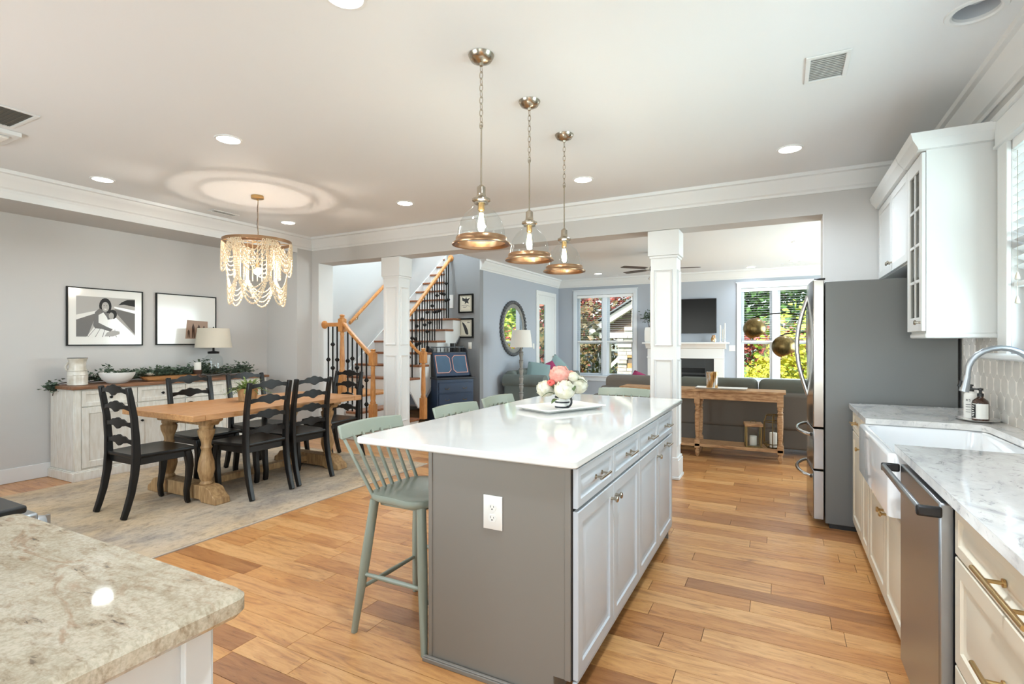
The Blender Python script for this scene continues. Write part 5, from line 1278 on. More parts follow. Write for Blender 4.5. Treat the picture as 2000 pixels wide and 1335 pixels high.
pts = [(-4.76, 6.215, 1.165), (-4.82, 6.18, 1.22), (-4.92, 6.145, 1.33), (-5.03, 6.145, 1.45), (-5.11, 6.20, 1.55), (-5.15, 6.33, 1.67), (-5.165, 6.48, 1.80), (-5.17, 6.6, up(6.6))] + [(-5.175 - .105 * (y - 6.6) / 1.17, y, up(y)) for y in (6.8, 7.0, 7.2, 7.4, 7.6, YG - .02)]
rail(rr, pts)
B().lathe([(.062, 0), (.062, .006), (.05, .016), (.001, .017)], n=24).tf(Matrix.Rotation(pi / 2, 4, 'X')).build('rosette', 'oak', rr, loc=(-5.29, YG - .002, 2.85))
i = 0; y = 6.42
while y < YG - .03:
    x = -5.175 - .105 * max(0, y - 6.6) / 1.17 if y > 6.6 else -5.15
    k = max(3, int((y - yk(7)) / .235 + 7 + .001)); k = min(k, 10)
    zb = RH * k if y >= yk(4) else RH * 3
    if k == 10: zb = RH * 10 if x < -5.39 else RH * 9
    baluster(rr, x, y, RH * min(k, 9), up(y) - .02 if y > 6.6 else up(6.6) - .12 * (6.6 - y) / .18 - .04, ((.34,), (.62,), (.48,), (.34, .66))[i % 4]); i += 1; y += .0785
wr = thing('wall_handrail', 'oak handrail mounted on the stairwell wall left of the column', 'handrail', (0, 0, 0))
rail(wr, [(XST + .075, 6.40, 1.66), (XST + .075, 7.3, 1.66 + .9 * sl), (XST + .075, 9.0, 1.66 + 2.6 * sl)])
for y in (6.6, 7.7, 8.8): B().tube([(XST + .002, y, 1.55 + (y - 6.4) * sl), (XST + .05, y, 1.56 + (y - 6.4) * sl), (XST + .075, y, 1.635 + (y - 6.4) * sl)], .007, 8).build('bracket', 'brass', wr)

# ------------------------------------------------------------ secretary desk (turned towards the living room)
dk = thing('secretary_desk', 'dark navy slant-front desk with coral-lined panels beside the stairs', 'desk', (-4.905, 7.18, 0), R(60))
# local: front faces -y, width along x
W_, D_ = .66, .44; hx = W_ / 2
Bx(-hx, -D_ / 2, .06, hx, D_ / 2, .735).build('lower_case', 'navy', dk, .004)
Bx(-hx - .012, -D_ / 2 - .012, 0, hx + .012, D_ / 2, .06).build('plinth', 'navy_dark', dk, .004)
Bx(-hx - .02, -D_ / 2 - .03, .735, hx + .02, D_ / 2, .765).build('ledge', 'navy_dark', dk, .006)
for s in (-1, 1):
    B().prism([(-D_ / 2 + .02, .765), (D_ / 2, .765), (D_ / 2, 1.27), (.13, 1.27), (.09, 1.24), (.03, 1.235), (-.005, 1.19), (-.10, .86), (-.15, .80)], 'x', s * hx, s * (hx - .022)).build('side_panel', 'navy_dark', dk, .003)
B().prism([(-.14, .785), (-.005, 1.16), (.02, 1.155), (-.11, .77)], 'x', -hx + .024, hx - .024).build('slant_lid', 'navy', dk, .003)
Bx(-hx + .024, .00, 1.15, hx - .024, D_ / 2, 1.17).build('top_shelf', 'navy_dark', dk)
Bx(-hx + .024, D_ / 2 - .02, .765, hx - .024, D_ / 2, 1.15).build('back_panel', 'navy_dark', dk)
Bx(-hx + .024, .06, 1.245, hx - .024, .075, 1.262).build('gallery_rail', 'navy_dark', dk)
for k in range(9):
    x = -hx + .06 + (W_ - .12) * k / 8; B().lathe([(.008, 0), (.004, .015), (.009, .035), (.004, .055), (.007, .074)], (x, .068, 1.171), 8).build('gallery_spindle', 'navy_dark', dk)
ln = Vector((0, .135, .375)).normalized(); nv = Vector((0, -ln.z, ln.y))
def lid(u, v, d): p = Vector((u, -.14, .785)) + ln * v + nv * d; return tuple(p)
for s in (-1, 1):
    xa, xb = (-hx + .05, -.02) if s < 0 else (.02, hx - .05); v0, v1 = .05, .355; c_ = .05
    if s < 0: pl = [(xa, v0), (xb - c_, v0), (xb, v0 + c_), (xb, v1 - c_), (xb - c_, v1), (xa, v1)]
    else: pl = [(xb, v0), (xa + c_, v0), (xa, v0 + c_), (xa, v1 - c_), (xa + c_, v1), (xb, v1)]
    cxm = sum(p[0] for p in pl) / 6; cvm = (v0 + v1) / 2
    ins = [(cxm + (a - cxm) * .93, cvm + (b_ - cvm) * .935) for a, b_ in pl]
    B().ring([[lid(a, b_, .001) for a, b_ in pl], [lid(a, b_, .004) for a, b_ in pl], [lid(a, b_, .004) for a, b_ in ins], [lid(a, b_, .001) for a, b_ in ins]], 6, close=True).build('coral_border', 'coral_line', dk)
    B().ring([[lid(a, b_, .0005) for a, b_ in ins], [lid(a, b_, .003) for a, b_ in ins]], 6).build('lid_panel', 'navy_panel', dk)
z = .70
for h in (.17, .17, .17, .09):
    z -= h + .012
    f = Bx(-hx + .03, -D_ / 2 - .014, z, hx - .03, -D_ / 2 + .001, z + h).box(-hx + .03, -D_ / 2 - .018, z + h - .018, hx - .03, -D_ / 2 - .013, z + h - .006).build('drawer', 'navy', dk, .003)
    if h > .1:
        for s in (-1, 1): B().tube([(s * .16 + .035 * cos(a), -D_ / 2 - .02 - .012 * sin(a), z + h * .45 - .018 * sin(a)) for a in [R(x) for x in range(0, 181, 30)]], .0035, 6).build('bail_pull', 'antique_brass', f)
    if z < .1: break
tag(B().lathe([(.05, 0), (.052, .004), (.052, .145), (.045, .15), (.001, .15)], (0, 0, 0), 28).build('speaker', 'black_plastic', loc=(-4.905 + cos(R(60)) * .12 - sin(R(60)) * .12, 7.18 + sin(R(60)) * .12 + cos(R(60)) * .12, 1.1705)), 'black cylindrical speaker on top of the navy desk', 'speaker')
# two small prints and a switch on the hall wall
for i, (va, vb, l) in enumerate(((575, 611, 'small black framed print with a dark bird, upper one above the navy desk'), (622, 660, 'small black framed print with a dark feather, lower one above the navy desk'))):
    a = at(896, va, y=YG - .01); b_ = at(924.5, vb, y=YG - .01); w_, h = b_[0] - a[0], a[2] - b_[2]
    t, d = wall_frame('framed_print', l, 'picture', ((a[0] + b_[0]) / 2, YG - .002, (a[2] + b_[2]) / 2), w_, h, (0, -1), fw=.028, mm='paper_cream')
    # local y runs towards world +x
    pf = lambda nm, m, pts, k: poly_part(t, nm, m, scl(pts, w_ - .09, h - .09), d + .0003 * k)
    q = B(); ww, hh = (w_ - .09) / 2, (h - .09) / 2
    q.box(d, -ww, -hh, d + .0004, -ww + .004, hh).box(d, ww - .004, -hh, d + .0004, ww, hh).box(d, -ww, -hh, d + .0004, ww, -hh + .004).box(d, -ww, hh - .004, d + .0004, ww, hh).build('print_border', 'ink', t)
    if i == 0:
        pf('bird_print', 'ink', [(.15, .95), (.45, .82), (.55, .98), (.62, .80), (.95, .92), (.72, .66), (.80, .48), (.58, .55), (.40, .46), (.44, .62), (.18, .70)], 1)
        pf('script_print', 'ink_mid', [(.2, .2), (.3, .27), (.45, .24), (.6, .3), (.6, .26), (.45, .2), (.3, .22)], 1); pf('branch_print', 'ink_mid', [(.1, .36), (.5, .40), (.9, .30), (.9, .27), (.5, .37), (.1, .33)], 1)
    else:
        pf('feather_print', 'ink', [(.12, .92), (.30, .86), (.52, .66), (.70, .36), (.76, .08), (.62, .04), (.46, .14), (.36, .40), (.24, .66)], 1)
        pf('script_print', 'ink_mid', [(.6, .86), (.7, .92), (.92, .88), (.92, .84), (.7, .86)], 1)
def wall_switch(name, label, c, nrm, w_=.07, h=.115, toggles=1):
    t = thing(name, label, 'switch', c, math.atan2(nrm[1], nrm[0]))
    B().ring([[(x, -w_ / 2 + i_, -h / 2 + i_), (x, w_ / 2 - i_, -h / 2 + i_), (x, w_ / 2 - i_, h / 2 - i_), (x, -w_ / 2 + i_, h / 2 - i_)] for x, i_ in ((0, 0), (.003, 0), (.006, .004))], 4).build('plate', 'switch_white', t)
    for k in range(toggles): y = (k - (toggles - 1) / 2) * .045; Bx(.005, y - .005, -.012, .012, y + .005, .008).build('toggle', 'switch_white', t, .002)
c_ = at(918, 675, y=YG); wall_switch('light_switch', 'white light switch below the small framed prints', (c_[0], YG - .001, c_[2]), (0, -1))
c_ = at(1430, 680, y=YF); wall_switch('light_switch', 'white double light switch between fireplace and right window', (c_[0], YF - .001, c_[2]), (0, -1), .115, .115, 2)
c_ = at(1042, 676, x=XLV); wall_switch('light_switch', 'white light switch between round mirror and glazed door', (XLV + .001, c_[1], c_[2]), (1, 0))

# ------------------------------------------------------------ living room furniture
# round bobble mirror
m0 = (XLV + .002, 9.03, 1.605); mr = thing('round_mirror', 'round mirror framed with grey wooden balls on the living room wall', 'mirror', m0)
Rm = Matrix.Rotation(pi / 2, 4, 'Y'); rO = .50
B().lathe([(rO - .015, 0), (rO - .01, .02), (rO - .06, .035), (rO - .10, .02), (rO - .105, .008), (.3, .004)], n=56).tf(Rm).build('frame', 'lamp_grey', mr)
B().lathe([(rO - .10, .012), (rO - .10, .016), (.001, .016)], n=56).tf(Rm).build('glass', 'mirror_glass', mr, smooth=False)
b0 = B().sphere((0, 0, 0), .036, 12, 8); s0 = None
for k in range(44):
    a = 2 * pi * k / 44; L_ = (.025, (rO + .012) * cos(a), (rO + .012) * sin(a))
    if s0 is None: s0 = b0.build('ball', 'bead_grey', mr, loc=L_)
    else: inst(s0, mr, L_)
# turned floor lamp
p = at(1018, 700, y=7.98); flp = thing('floor_lamp', 'grey turned-wood floor lamp with white shade beside the round mirror', 'lamp', (p[0], p[1], 0))
pr = [(.15, 0), (.15, .02), (.12, .035), (.06, .05), (.035, .08), (.03, .12), (.045, .16), (.035, .2)]
z = .2
for k in range(7): pr += [(.026, z), (.030, z + .04), (.040, z + .09), (.030, z + .115), (.042, z + .125), (.028, z + .138)]; z += .14
pr += [(.02, z), (.02, 1.24)]
B().lathe(pr, n=20).build('pole', 'lamp_grey', flp)
B().ring([[(r * cos(2 * pi * k / 36), r * sin(2 * pi * k / 36), z_) for k in range(36)] for r, z_ in ((.195, 1.25), (.155, 1.545), (.152, 1.545), (.192, 1.25))], 36, close=True).build('shade', 'linen_white', flp)
B().cyl((0, 0, 1.24), (0, 0, 1.5), .006, n=8).build('harp', 'brass', flp)
def cushion_bm(w_, d, h, n=10, puff=.5):
    q = B(); vs = []
    def P_(u, v, s):
        e = (1 - abs(u) ** 3.2) * (1 - abs(v) ** 3.2); return (u * w_ / 2 * (1 - .04 * abs(v) ** 2), v * d / 2 * (1 - .04 * abs(u) ** 2), s * h / 2 * (max(e, 0) ** .45))
    for s in (1, -1):
        o_ = len(q.v); g_ = [P_(-1 + 2 * i / n, -1 + 2 * j / n, s) for i in range(n + 1) for j in range(n + 1)]
        q.add(g_, [(i * (n + 1) + j, (i + 1) * (n + 1) + j, (i + 1) * (n + 1) + j + 1, i * (n + 1) + j + 1) for i in range(n) for j in range(n)])
    return q
def rbox(name, m, parent, a, r=.05):
    return Bx(*a).build(name, m, parent, bevel=r, seg=4, ang=60)
# teal loveseat against the left wall, facing +x
ls = thing('loveseat', 'muted teal loveseat against the living room wall under the mirror', 'sofa', (-4.17, 9.35, 0)); o = (-4.17, 9.35)
def lb_(n_, a, r): return rbox(n_, 'teal_fabric', ls, (a[0] - o[0], a[1] - o[1], a[2], a[3] - o[0], a[4] - o[1], a[5]), r)
lb_('base', (-4.58, 8.52, .08, -3.76, 10.1, .34), .03); lb_('back', (-4.6, 8.52, .30, -4.38, 10.1, .80), .07)
for y in (8.42, 10.1):
    t = lb_('arm', (-4.56, y, .08, -3.76, y + .2, .60), .05)
    B().cyl((-4.57 - o[0], y + .09 - o[1], .62), (-3.75 - o[0], y + .09 - o[1], .62), .125, n=24).build('rolled_arm', 'teal_fabric', ls)
for y in (8.62, 9.37): lb_('seat_cushion', (-4.38, y, .34, -3.74, y + .73, .49), .045); lb_('back_cushion', (-4.42, y + .01, .47, -4.18, y + .72, .84), .08)
for k, (x, y) in enumerate(((-4.5, 8.56), (-3.82, 8.56), (-4.5, 10.1), (-3.82, 10.1))): Bx(x - o[0], y - o[1], 0, x + .05 - o[0], y + .05 - o[1], .08).build('leg', 'dark_brown', ls)
def pillow(label, m, c, rot, w_=.46, h=.16):
    t = cushion_bm(w_, w_, h).build('throw_pillow', m, loc=c, ang=80); t.rotation_euler = rot
    return tag(t, label, 'pillow')
pillow('aqua throw pillow leaning nearest the floor lamp on the loveseat', 'aqua_fabric', (-4.02, 8.80, .74), (R(72), R(10), R(35)), .44)
pillow('magenta throw pillow between the two aqua pillows', 'magenta_fabric', (-3.90, 9.02, .74), (R(72), R(-24), R(48)), .40)
pillow('aqua throw pillow tilted on its corner beside the glazed door', 'aqua_fabric', (-3.86, 9.36, .80), (R(80), R(38), R(60)), .46)
# grey sofa with its back to the kitchen
so = thing('grey_sofa', 'long grey sofa with its back towards the kitchen', 'sofa', (-.75, 7.35, 0)); o = (-.75, 7.35)
def sf(n_, m, a, r): return rbox(n_, m, so, (a[0] - o[0], a[1] - o[1], a[2], a[3] - o[0], a[4] - o[1], a[5]), r)
sf('base', 'grey_fabric', (-2.22, 6.92, .07, .72, 7.82, .36), .03); sf('back', 'grey_fabric', (-2.22, 6.88, .30, .72, 7.08, .74), .05)
for x in (-2.34, .72): sf('arm', 'grey_fabric', (x, 6.9, .07, x + .16, 7.82, .62), .05)
for k in range(3):
    x = -2.16 + .96 * k
    sf('back_cushion', 'grey_fabric' if k == 0 else 'grey_fabric_green', (x, 6.93, .60, x + .95, 7.2, .885), .07); sf('seat_cushion', 'grey_fabric', (x, 7.15, .36, x + .95, 7.86, .50), .05)
for x in (-2.3, .8):
    for y in (6.95, 7.75): Bx(x - o[0] - .025, y - o[1] - .025, 0, x - o[0] + .025, y - o[1] + .025, .07).build('leg', 'dark_brown', so)
pillow('magenta throw pillow peeking over the grey sofa back by the column', 'magenta_fabric', (-1.78, 7.36, .75), (R(75), R(25), R(10)), .30)
# console table behind the sofa
ct_ = thing('console_table', 'weathered wood console table with turned legs and lower shelf behind the sofa', 'console table', (-.87, 6.53, 0)); o = (-.87, 6.53)
x0, x1, y0, y1 = -1.79, .05, 6.35, 6.71
Bx(x0 - o[0], y0 - o[1], .765, x1 - o[0], y1 - o[1], .79).build('top', 'console_wood', ct_, .004)
for y in (y0 + .025, y1 - .045): Bx(x0 + .05 - o[0], y - o[1], .675, x1 - .05 - o[0], y + .02 - o[1], .765).build('apron', 'console_wood', ct_, .002)
for x in (x0 + .04, x1 - .06): Bx(x - o[0], y0 + .03 - o[1], .675, x + .02 - o[0], y1 - .03 - o[1], .765).build('apron', 'console_wood', ct_, .002)
for x in (x0 + .055, (x0 + x1) / 2, x1 - .055):
    for y in (y0 + .05, y1 - .05):
        lg = B().lathe([(.012, 0), (.020, .02), (.028, .06), (.018, .09), (.018, .10)], (x - o[0], y - o[1], 0), 16); lg.box(x - .03 - o[0], y - .03 - o[1], .10, x + .03 - o[0], y + .03 - o[1], .20)
        lg.lathe([(.026, .20), (.018, .225), (.022, .25), (.027, .32), (.030, .42), (.031, .50), (.022, .535), (.032, .55), (.020, .575), (.030, .60), (.026, .62)], (x - o[0], y - o[1], 0), 18).box(x - .032 - o[0], y - .032 - o[1], .62, x + .032 - o[0], y + .032 - o[1], .765)
        lg.build('leg', 'console_wood', ct_, .003)
Bx(x0 + .02 - o[0], y0 + .02 - o[1], .12, x1 - .02 - o[0], y1 - .02 - o[1], .155).build('lower_shelf', 'console_wood', ct_, .004)
o1 = B().ring([rrect(-.26, -.10, .26, .10, .015, 0), rrect(-.28, -.12, .28, .12, .015, .016), rrect(-.27, -.11, .27, .11, .015, .016), rrect(-.25, -.09, .25, .09, .015, .006)], 24).build('marble_tray', 'matte_white', loc=(-.62, 6.52, .7905)); tag(o1, 'flat white tray on the console table', 'tray')
gv = thing('gold_vase', 'clear and gold mottled glass vase on the console table tray', 'vase', (-.72, 6.50, .7975))
node_mat('gold_leaf', lambda t, b, L: (L(noise(t, pos(t, (1, 1, .35)), 22, 4).outputs[0], (lambda r: (L(r.outputs[0], b.inputs['Base Color']), r)[1])(ramp(t, [(.42, (236, 236, 232)), (.52, (206, 160, 96)), (.7, (150, 104, 56))])).inputs[0]), b.inputs['Roughness'].__setattr__('default_value', .15), b.inputs['Metallic'].__setattr__('default_value', .6)))
B().lathe([(.058, 0), (.064, .004), (.068, .19), (.064, .19), (.060, .02), (.001, .018)], n=32).build('body', 'gold_leaf', gv)
def lantern(name, label, cat, c, w_, h, rz, m='antique_brass', facet=False):
    t = thing(name, label, cat, c, rz); s = .008; hw = w_ / 2
    if not facet:
        for sx_ in (-1, 1):
            for sy_ in (-1, 1): Bx(sx_ * hw - s, sy_ * hw - s, .012, sx_ * hw + s, sy_ * hw + s, h).build('corner_post', m, t)
        Bx(-hw - .012, -hw - .012, 0, hw + .012, hw + .012, .012).build('base', m, t, .002); Bx(-hw - .02, -hw - .02, h, hw + .02, hw + .02, h + .035).build('roof', 'console_wood', t, .008)
        B().tube([(.03 * cos(a), 0, h + .035 + .03 * sin(a)) for a in [R(x) for x in range(0, 181, 20)]], .003, 6).build('ring_handle', m, t)
        for k, (ux, uy) in enumerate(((0, -1), (0, 1), (1, 0), (-1, 0))): Bx(-hw + .008 if uy else ux * hw - .001, uy * hw - .001 if uy else -hw + .008, .014, hw - .008 if uy else ux * hw + .001, uy * hw + .001 if uy else hw - .008, h - .002).build('pane', 'clear_glass', t, smooth=False)
    else:
        pts = {}; L_ = [(.62, 0), (1.0, .12), (1.0, .80), (.75, 1.0)]
        fr = [[(hw * f * cos(2 * pi * k / 6 + .3), hw * f * sin(2 * pi * k / 6 + .3), h * z_ + .006) for k in range(6)] for f, z_ in L_]
        for k in range(6):
            for a_, b_ in zip(fr, fr[1:]): B().cyl(a_[k], b_[k], .005, n=6).build('edge_bar', m, t)
            for f in fr: B().cyl(f[k], f[(k + 1) % 6], .005, n=6).build('edge_bar', m, t)
        for k in range(6): B().add([fr[1][k], fr[1][(k + 1) % 6], fr[2][(k + 1) % 6], fr[2][k]], [(0, 1, 2, 3)]).build('pane', 'clear_glass', t, smooth=False)
        B().ring([[(p[0], p[1], z_) for p in fr[0]] for z_ in (0.001, .006)], 6).build('base', m, t)
    tag(B().lathe([(.036, 0), (.038, .003), (.038, h * .45), (.034, h * .46), (.001, h * .45)], n=20).cyl((0, 0, h * .45), (0, 0, h * .49), .0015, n=5).build('candle', 'candle', loc=(c[0], c[1], c[2] + (.0125 if not facet else .0065))), 'white candle inside the ' + ('square' if not facet else 'faceted') + ' lantern', 'candle')
    return t
lantern('square_lantern', 'brass-framed square lantern with wooden top on the lower console shelf', 'lantern', (-.28, 6.50, .1555), .15, .23, R(8))
lantern('faceted_lantern', 'taller faceted glass lantern with brass edges on the lower console shelf', 'lantern', (-.075, 6.49, .1555), .21, .36, R(10), facet=True)
# arc lamp with two brass globes
al = thing('arc_lamp', 'arc floor lamp with two antique brass globes in front of the right window', 'lamp', (.98, 8.15, 0)); o = (.98, 8.15)
B().lathe([(.16, 0), (.16, .02), (.15, .03), (.02, .035), (.014, .06)], n=36).build('base', 'black_iron', al)
g1 = at(1474, 642, y=8.0); g2 = at(1531, 677, y=7.85)
def lc(p): return (p[0] - o[0], p[1] - o[1], p[2])
e1 = (g1[0] - .05, g1[1], g1[2] + .14); e2 = (g2[0] - .05, g2[1], g2[2] + .14)
B().cyl((0, 0, .05), (0, 0, 1.35), .013, n=12).build('pole', 'black_iron', al)
def arc(p0, p1, rise):
    return [tuple(Vector(p0).lerp(Vector(p1), t) + Vector((0, 0, rise * sin(pi * t) ** .8))) for t in [k / 14 for k in range(15)]]
B().tube(arc(lc(e1), (0, 0, 1.34), .20), .008, 8).build('arm', 'black_iron', al); B().tube(arc(lc(e2), (0, 0, 1.15), .16), .008, 8).build('arm', 'black_iron', al)
for g_, e in ((g1, e1), (g2, e2)):
    pr = [(.149 * sin(R(a)), .149 * cos(R(a))) for a in range(4, 142, 8)]; pr += [(r - .003, z_) for r, z_ in pr[::-1]]
    q = B().lathe(pr, n=36, cap=False); q.tf(Matrix.Translation(lc(g_)) @ Matrix.Rotation(R(-24), 4, 'Y'))
    q.build('globe_shade', 'antique_brass', al, ang=60)

# fireplace, mantel and television on the far wall
fx = -1.785
fpx = thing('fireplace', 'white mantel fireplace with dark firebox on the far wall', 'fireplace', (fx, YF - .1, 0)); o = (fx, YF - .1)
def fb(*a): return Bx(*a)
yb = .097
for s in (-1, 1):
    fb(s * .765, -.06, 0, s * .575, yb, 1.0).build('pilaster', 'trim_white', fpx, .004); fb(s * .775, -.07, 0, s * .565, -.06, .14).build('pilaster_base', 'trim_white', fpx, .003)
fb(-.765, -.06, 1.0, .765, yb, 1.20).build('frieze', 'trim_white', fpx, .004)
fb(-.78, -.07, 1.0, .78, -.06, 1.03).build('frieze_trim', 'trim_white', fpx, .003)
B().prism([(-.06, 1.20), (-.075, 1.21), (-.08, 1.23), (-.13, 1.29), (-.14, 1.30), (yb, 1.30), (yb, 1.20)], 'x', -.80, .80).build('mantel_moulding', 'trim_white', fpx)
fb(-.86, -.17, 1.30, .86, yb, 1.335).build('mantel_shelf', 'trim_white', fpx, .006)
fb(-.575, -.02, 0, -.40, yb, 1.0).box(.40, -.02, 0, .575, yb, 1.0).box(-.40, -.02, .80, .40, yb, 1.0).build('stone_surround', 'firebox', fpx, .002)
fb(-.40, .03, .1, .40, yb, .80).build('firebox', 'tv_black', fpx); fb(-.40, .0, .66, .40, .02, .70).build('firebox_hood', 'firebox', fpx)
for k, x in enumerate((-.2, .05, .22)): B().cyl((x - .12, .02, .15 + .03 * k), (x + .1, .0, .16 + .03 * k), .035, n=10).build('log', 'bark', fpx)
tv = thing('television', 'black flat television mounted above the mantel', 'television', (fx, YF - .05, 1.88))
fb(-.615, -.015, -.36, .615, .02, .36).build('casing', 'black_plastic', tv, .006); fb(-.603, -.018, -.345, .603, -.0149, .348).build('screen', 'tv_black', tv); fb(-.2, .02, -.2, .2, .048, .2).build('wall_mount', 'black_iron', tv)
ms = 1.3355; my = YF - .19
for k, (u, h, lab) in enumerate(((1407, .34, 'left'), (1411.5, .26, 'middle'), (1416, .38, 'right'))):
    x = at(u, 650, y=my)[0]
    tag(B().lathe([(.022, 0), (.024, .006), (.008, .02), (.008, h * .22), (.014, h * .24), (.011, h * .26), (.011, h), (.001, h + .004)], n=14).build('taper_candle', 'candle', loc=(x, my + .03 * (k % 2), ms)), 'white taper candle, %s one of the three at the right end of the mantel' % lab, 'candle')
x = at(1394, 660, y=my)[0]
tag(B().lathe([(.04, 0), (.05, .01), (.055, .06), (.045, .10), (.035, .12), (.04, .14), (.032, .14), (.04, .06), (.001, .02)], n=20).build('mantel_jar', 'gold_leaf', loc=(x, my, ms)), 'small patterned jar on the mantel beside the taper candles', 'jar')
x = at(1268, 655, y=my)[0]
pl = thing('white_planter', 'white square planter at the left end of the mantel', 'planter', (x, my + .02, ms)); hw = .09
B().ring([[(a * s, b_ * s, z_) for a, b_ in ((-hw, -hw * .8), (hw, -hw * .8), (hw, hw * .8), (-hw, hw * .8))] for s, z_ in ((.8, 0), (1, .03), (1, .25), (.85, .31), (.75, .32), (.7, .28))], 4).build('pot', 'matte_white', pl, .004)
B().cyl((0, 0, .28), (.02, 0, .42), .008, n=6).cyl((0, 0, .28), (-.04, 0, .46), .006, n=6).build('stem', 'bark', pl)
leaves('foliage', 'leaf_dark', pl, [((0, 0, .42), (.07, .05, .10)), ((-.04, 0, .5), (.05, .04, .08))], .06, 220, random.Random(3))
# ceiling fan
cf = thing('ceiling_fan', 'dark ceiling fan with glass light shades in the living room', 'ceiling fan', (-1.76, 8.44, CZ))
B().lathe([(.07, 0), (.075, -.01), (.06, -.05), (.02, -.07), (.012, -.07), (.012, -.20), (.05, -.21), (.11, -.23), (.125, -.27), (.11, -.31), (.05, -.33), (.04, -.36), (.001, -.37)], n=32).build('motor', 'fan_dark', cf)
for k in range(5):
    a = R(12 + 72 * k); q = B(); fr = [[(x, -w_, .0), (x, w_, .012), (x, w_, .018), (x, -w_, .006)] for x, w_ in ((.20, .045), (.26, .062), (.45, .07), (.62, .066), (.655, .05))]
    q.ring(fr, 4); bl = q.build('blade', 'fan_blade', cf, .003, loc=(0, 0, -.285)); bl.rotation_euler = (0, 0, a)
    B().ring([[(x, -w_, -.002), (x, w_, -.002), (x, w_, .006), (x, -w_, .006)] for x, w_ in ((.10, .02), (.16, .012), (.24, .03))], 4).build('blade_bracket', 'nickel', bl)
for k in range(3):
    a = 2 * pi * k / 3 + .4; gs = B().lathe([(.022, 0), (.03, -.015), (.05, -.06), (.065, -.095), (.062, -.095), (.047, -.06), (.028, -.016), (.02, 0)], n=20, cap=False)
    gs.tf(Matrix.Translation((.075 * cos(a), .075 * sin(a), -.36)) @ Matrix.Rotation(a, 4, 'Z') @ Matrix.Rotation(R(-35), 4, 'Y')); gs.build('glass_shade', 'matte_white', cf)

# ------------------------------------------------------------ outside
gd = struct(Bx(-40, YF + .2, -.62, 40, 60, -.5).box(-40, 4, -.62, XLV - 2.0, YF + .2, -.5).box(XR + 1.2, -20, -.62, 40, YF + .2, -.5).build('ground', 'grass'))
def tree(name, label, cat, c, r, m, n=2600, size=.22, trunk=True, seed=1, sc3=(1, 1, 1), tr=.12, z0=None):
    t = thing(name, label, cat, c); rnd = random.Random(seed); q = B()
    blobs = [(Vector((rnd.gauss(0, .45) * r * sc3[0], rnd.gauss(0, .45) * r * sc3[1], rnd.gauss(0, .4) * r * sc3[2])), r * rnd.uniform(.35, .65)) for _ in range(14)]
    H = (0 if z0 is None else z0)
    for _ in range(n):
        bc, br = rnd.choice(blobs); d = Vector((rnd.gauss(0, 1), rnd.gauss(0, 1), rnd.gauss(0, 1))).normalized(); p = bc + d * br * rnd.uniform(.6, 1.05) + Vector((0, 0, H))
        a = Vector((rnd.gauss(0, 1), rnd.gauss(0, 1), rnd.gauss(0, .6))).normalized(); s = a.cross(d); 
        if s.length < .01: continue
        s.normalize(); l = size * rnd.uniform(.5, 1.2)
        q.add([p - a * l * .5, p + s * l * .3 + d * l * .1, p + a * l * .5, p - s * l * .3 + d * l * .1], [(0, 1, 2, 3)])
    stuff(q.build('foliage', m, t, ang=180))
    if trunk:
        tk = B().tube([(0, 0, 0), (.05, 0, H * .3), (-.04, .05, H * .6), (0, 0, H)], [tr, tr * .85, tr * .7, tr * .45], 10)
        for k in range(5): a = k * 1.3; tk.tube([(0, 0, H * (.5 + .08 * k)), (cos(a) * r * .3, sin(a) * r * .3, H * (.7 + .08 * k)), (cos(a) * r * .6, sin(a) * r * .6, H * (.9 + .08 * k))], [tr * .45, tr * .3, tr * .12], 7)
        tk.build('trunk', 'bark', t)
    return t
G = -.5
tree('red_maple', 'red and orange leaved tree seen through the left window, behind the pavilion', 'tree', (-8.2, 21.5, G), 3.4, 'leaf_red', 6500, .26, seed=2, z0=4.0)
tree('red_maple', 'red and orange leaved tree seen above the pavilion roof', 'tree', (-4.3, 22.5, G), 3.0, 'leaf_red', 5500, .26, seed=22, z0=4.6)
tree('mixed_shrub', 'low dark mixed shrub under the red tree in the left window', 'bush', (-7.2, 19.0, G), 1.9, 'leaf_mixed', 5000, .2, trunk=False, seed=4, z0=1.0, sc3=(1.4, .8, .7))
tree('green_tree', 'green tree filling the left part of the right window', 'tree', (-2.2, 24, G), 3.4, 'leaf_green', 6500, .28, seed=5, z0=3.2)
tree('green_tree', 'green tree filling the middle of the right window', 'tree', (1.2, 23, G), 3.2, 'leaf_green', 6500, .28, seed=6, z0=3.4)
tree('lime_tree', 'lime green tree at the right edge of the right window', 'tree', (2.4, 19, G), 2.4, 'leaf_lime', 4500, .24, seed=7, z0=2.2)
tree('yellow_shrub', 'bright yellow shrub low in the right window', 'bush', (-.55, 14.2, G), 1.15, 'leaf_yellow', 5200, .13, trunk=False, seed=8, z0=.75, sc3=(1.2, .8, .55))
tree('red_shrub', 'low reddish shrub behind the yellow one in the right window', 'bush', (-.3, 18.5, G), 1.3, 'leaf_red', 2600, .16, trunk=False, seed=9, z0=1.6, sc3=(1.8, .6, .35))
tree('side_tree', 'sunlit orange and green tree outside the glazed door', 'tree', (-9.6, 15.8, G), 3.0, 'leaf_mixed', 5500, .24, seed=10, z0=2.4)
tree('side_tree', 'yellow-green tree outside the glazed door, taller and behind', 'tree', (-12.0, 19.0, G), 3.4, 'leaf_lime', 5500, .28, seed=12, z0=4.0)
tree('green_tree', 'green tree outside the kitchen window', 'tree', (8.5, 7.0, G), 2.6, 'leaf_green', 3500, .28, seed=14, z0=3.4)
hs = thing('neighbour_house', 'pale green sided house beyond the kitchen window', 'house', (9.5, 14, G)); 
Bx(-2, -9, 0, 3, 9, 5.2).build('wall', 'siding_pale', hs)
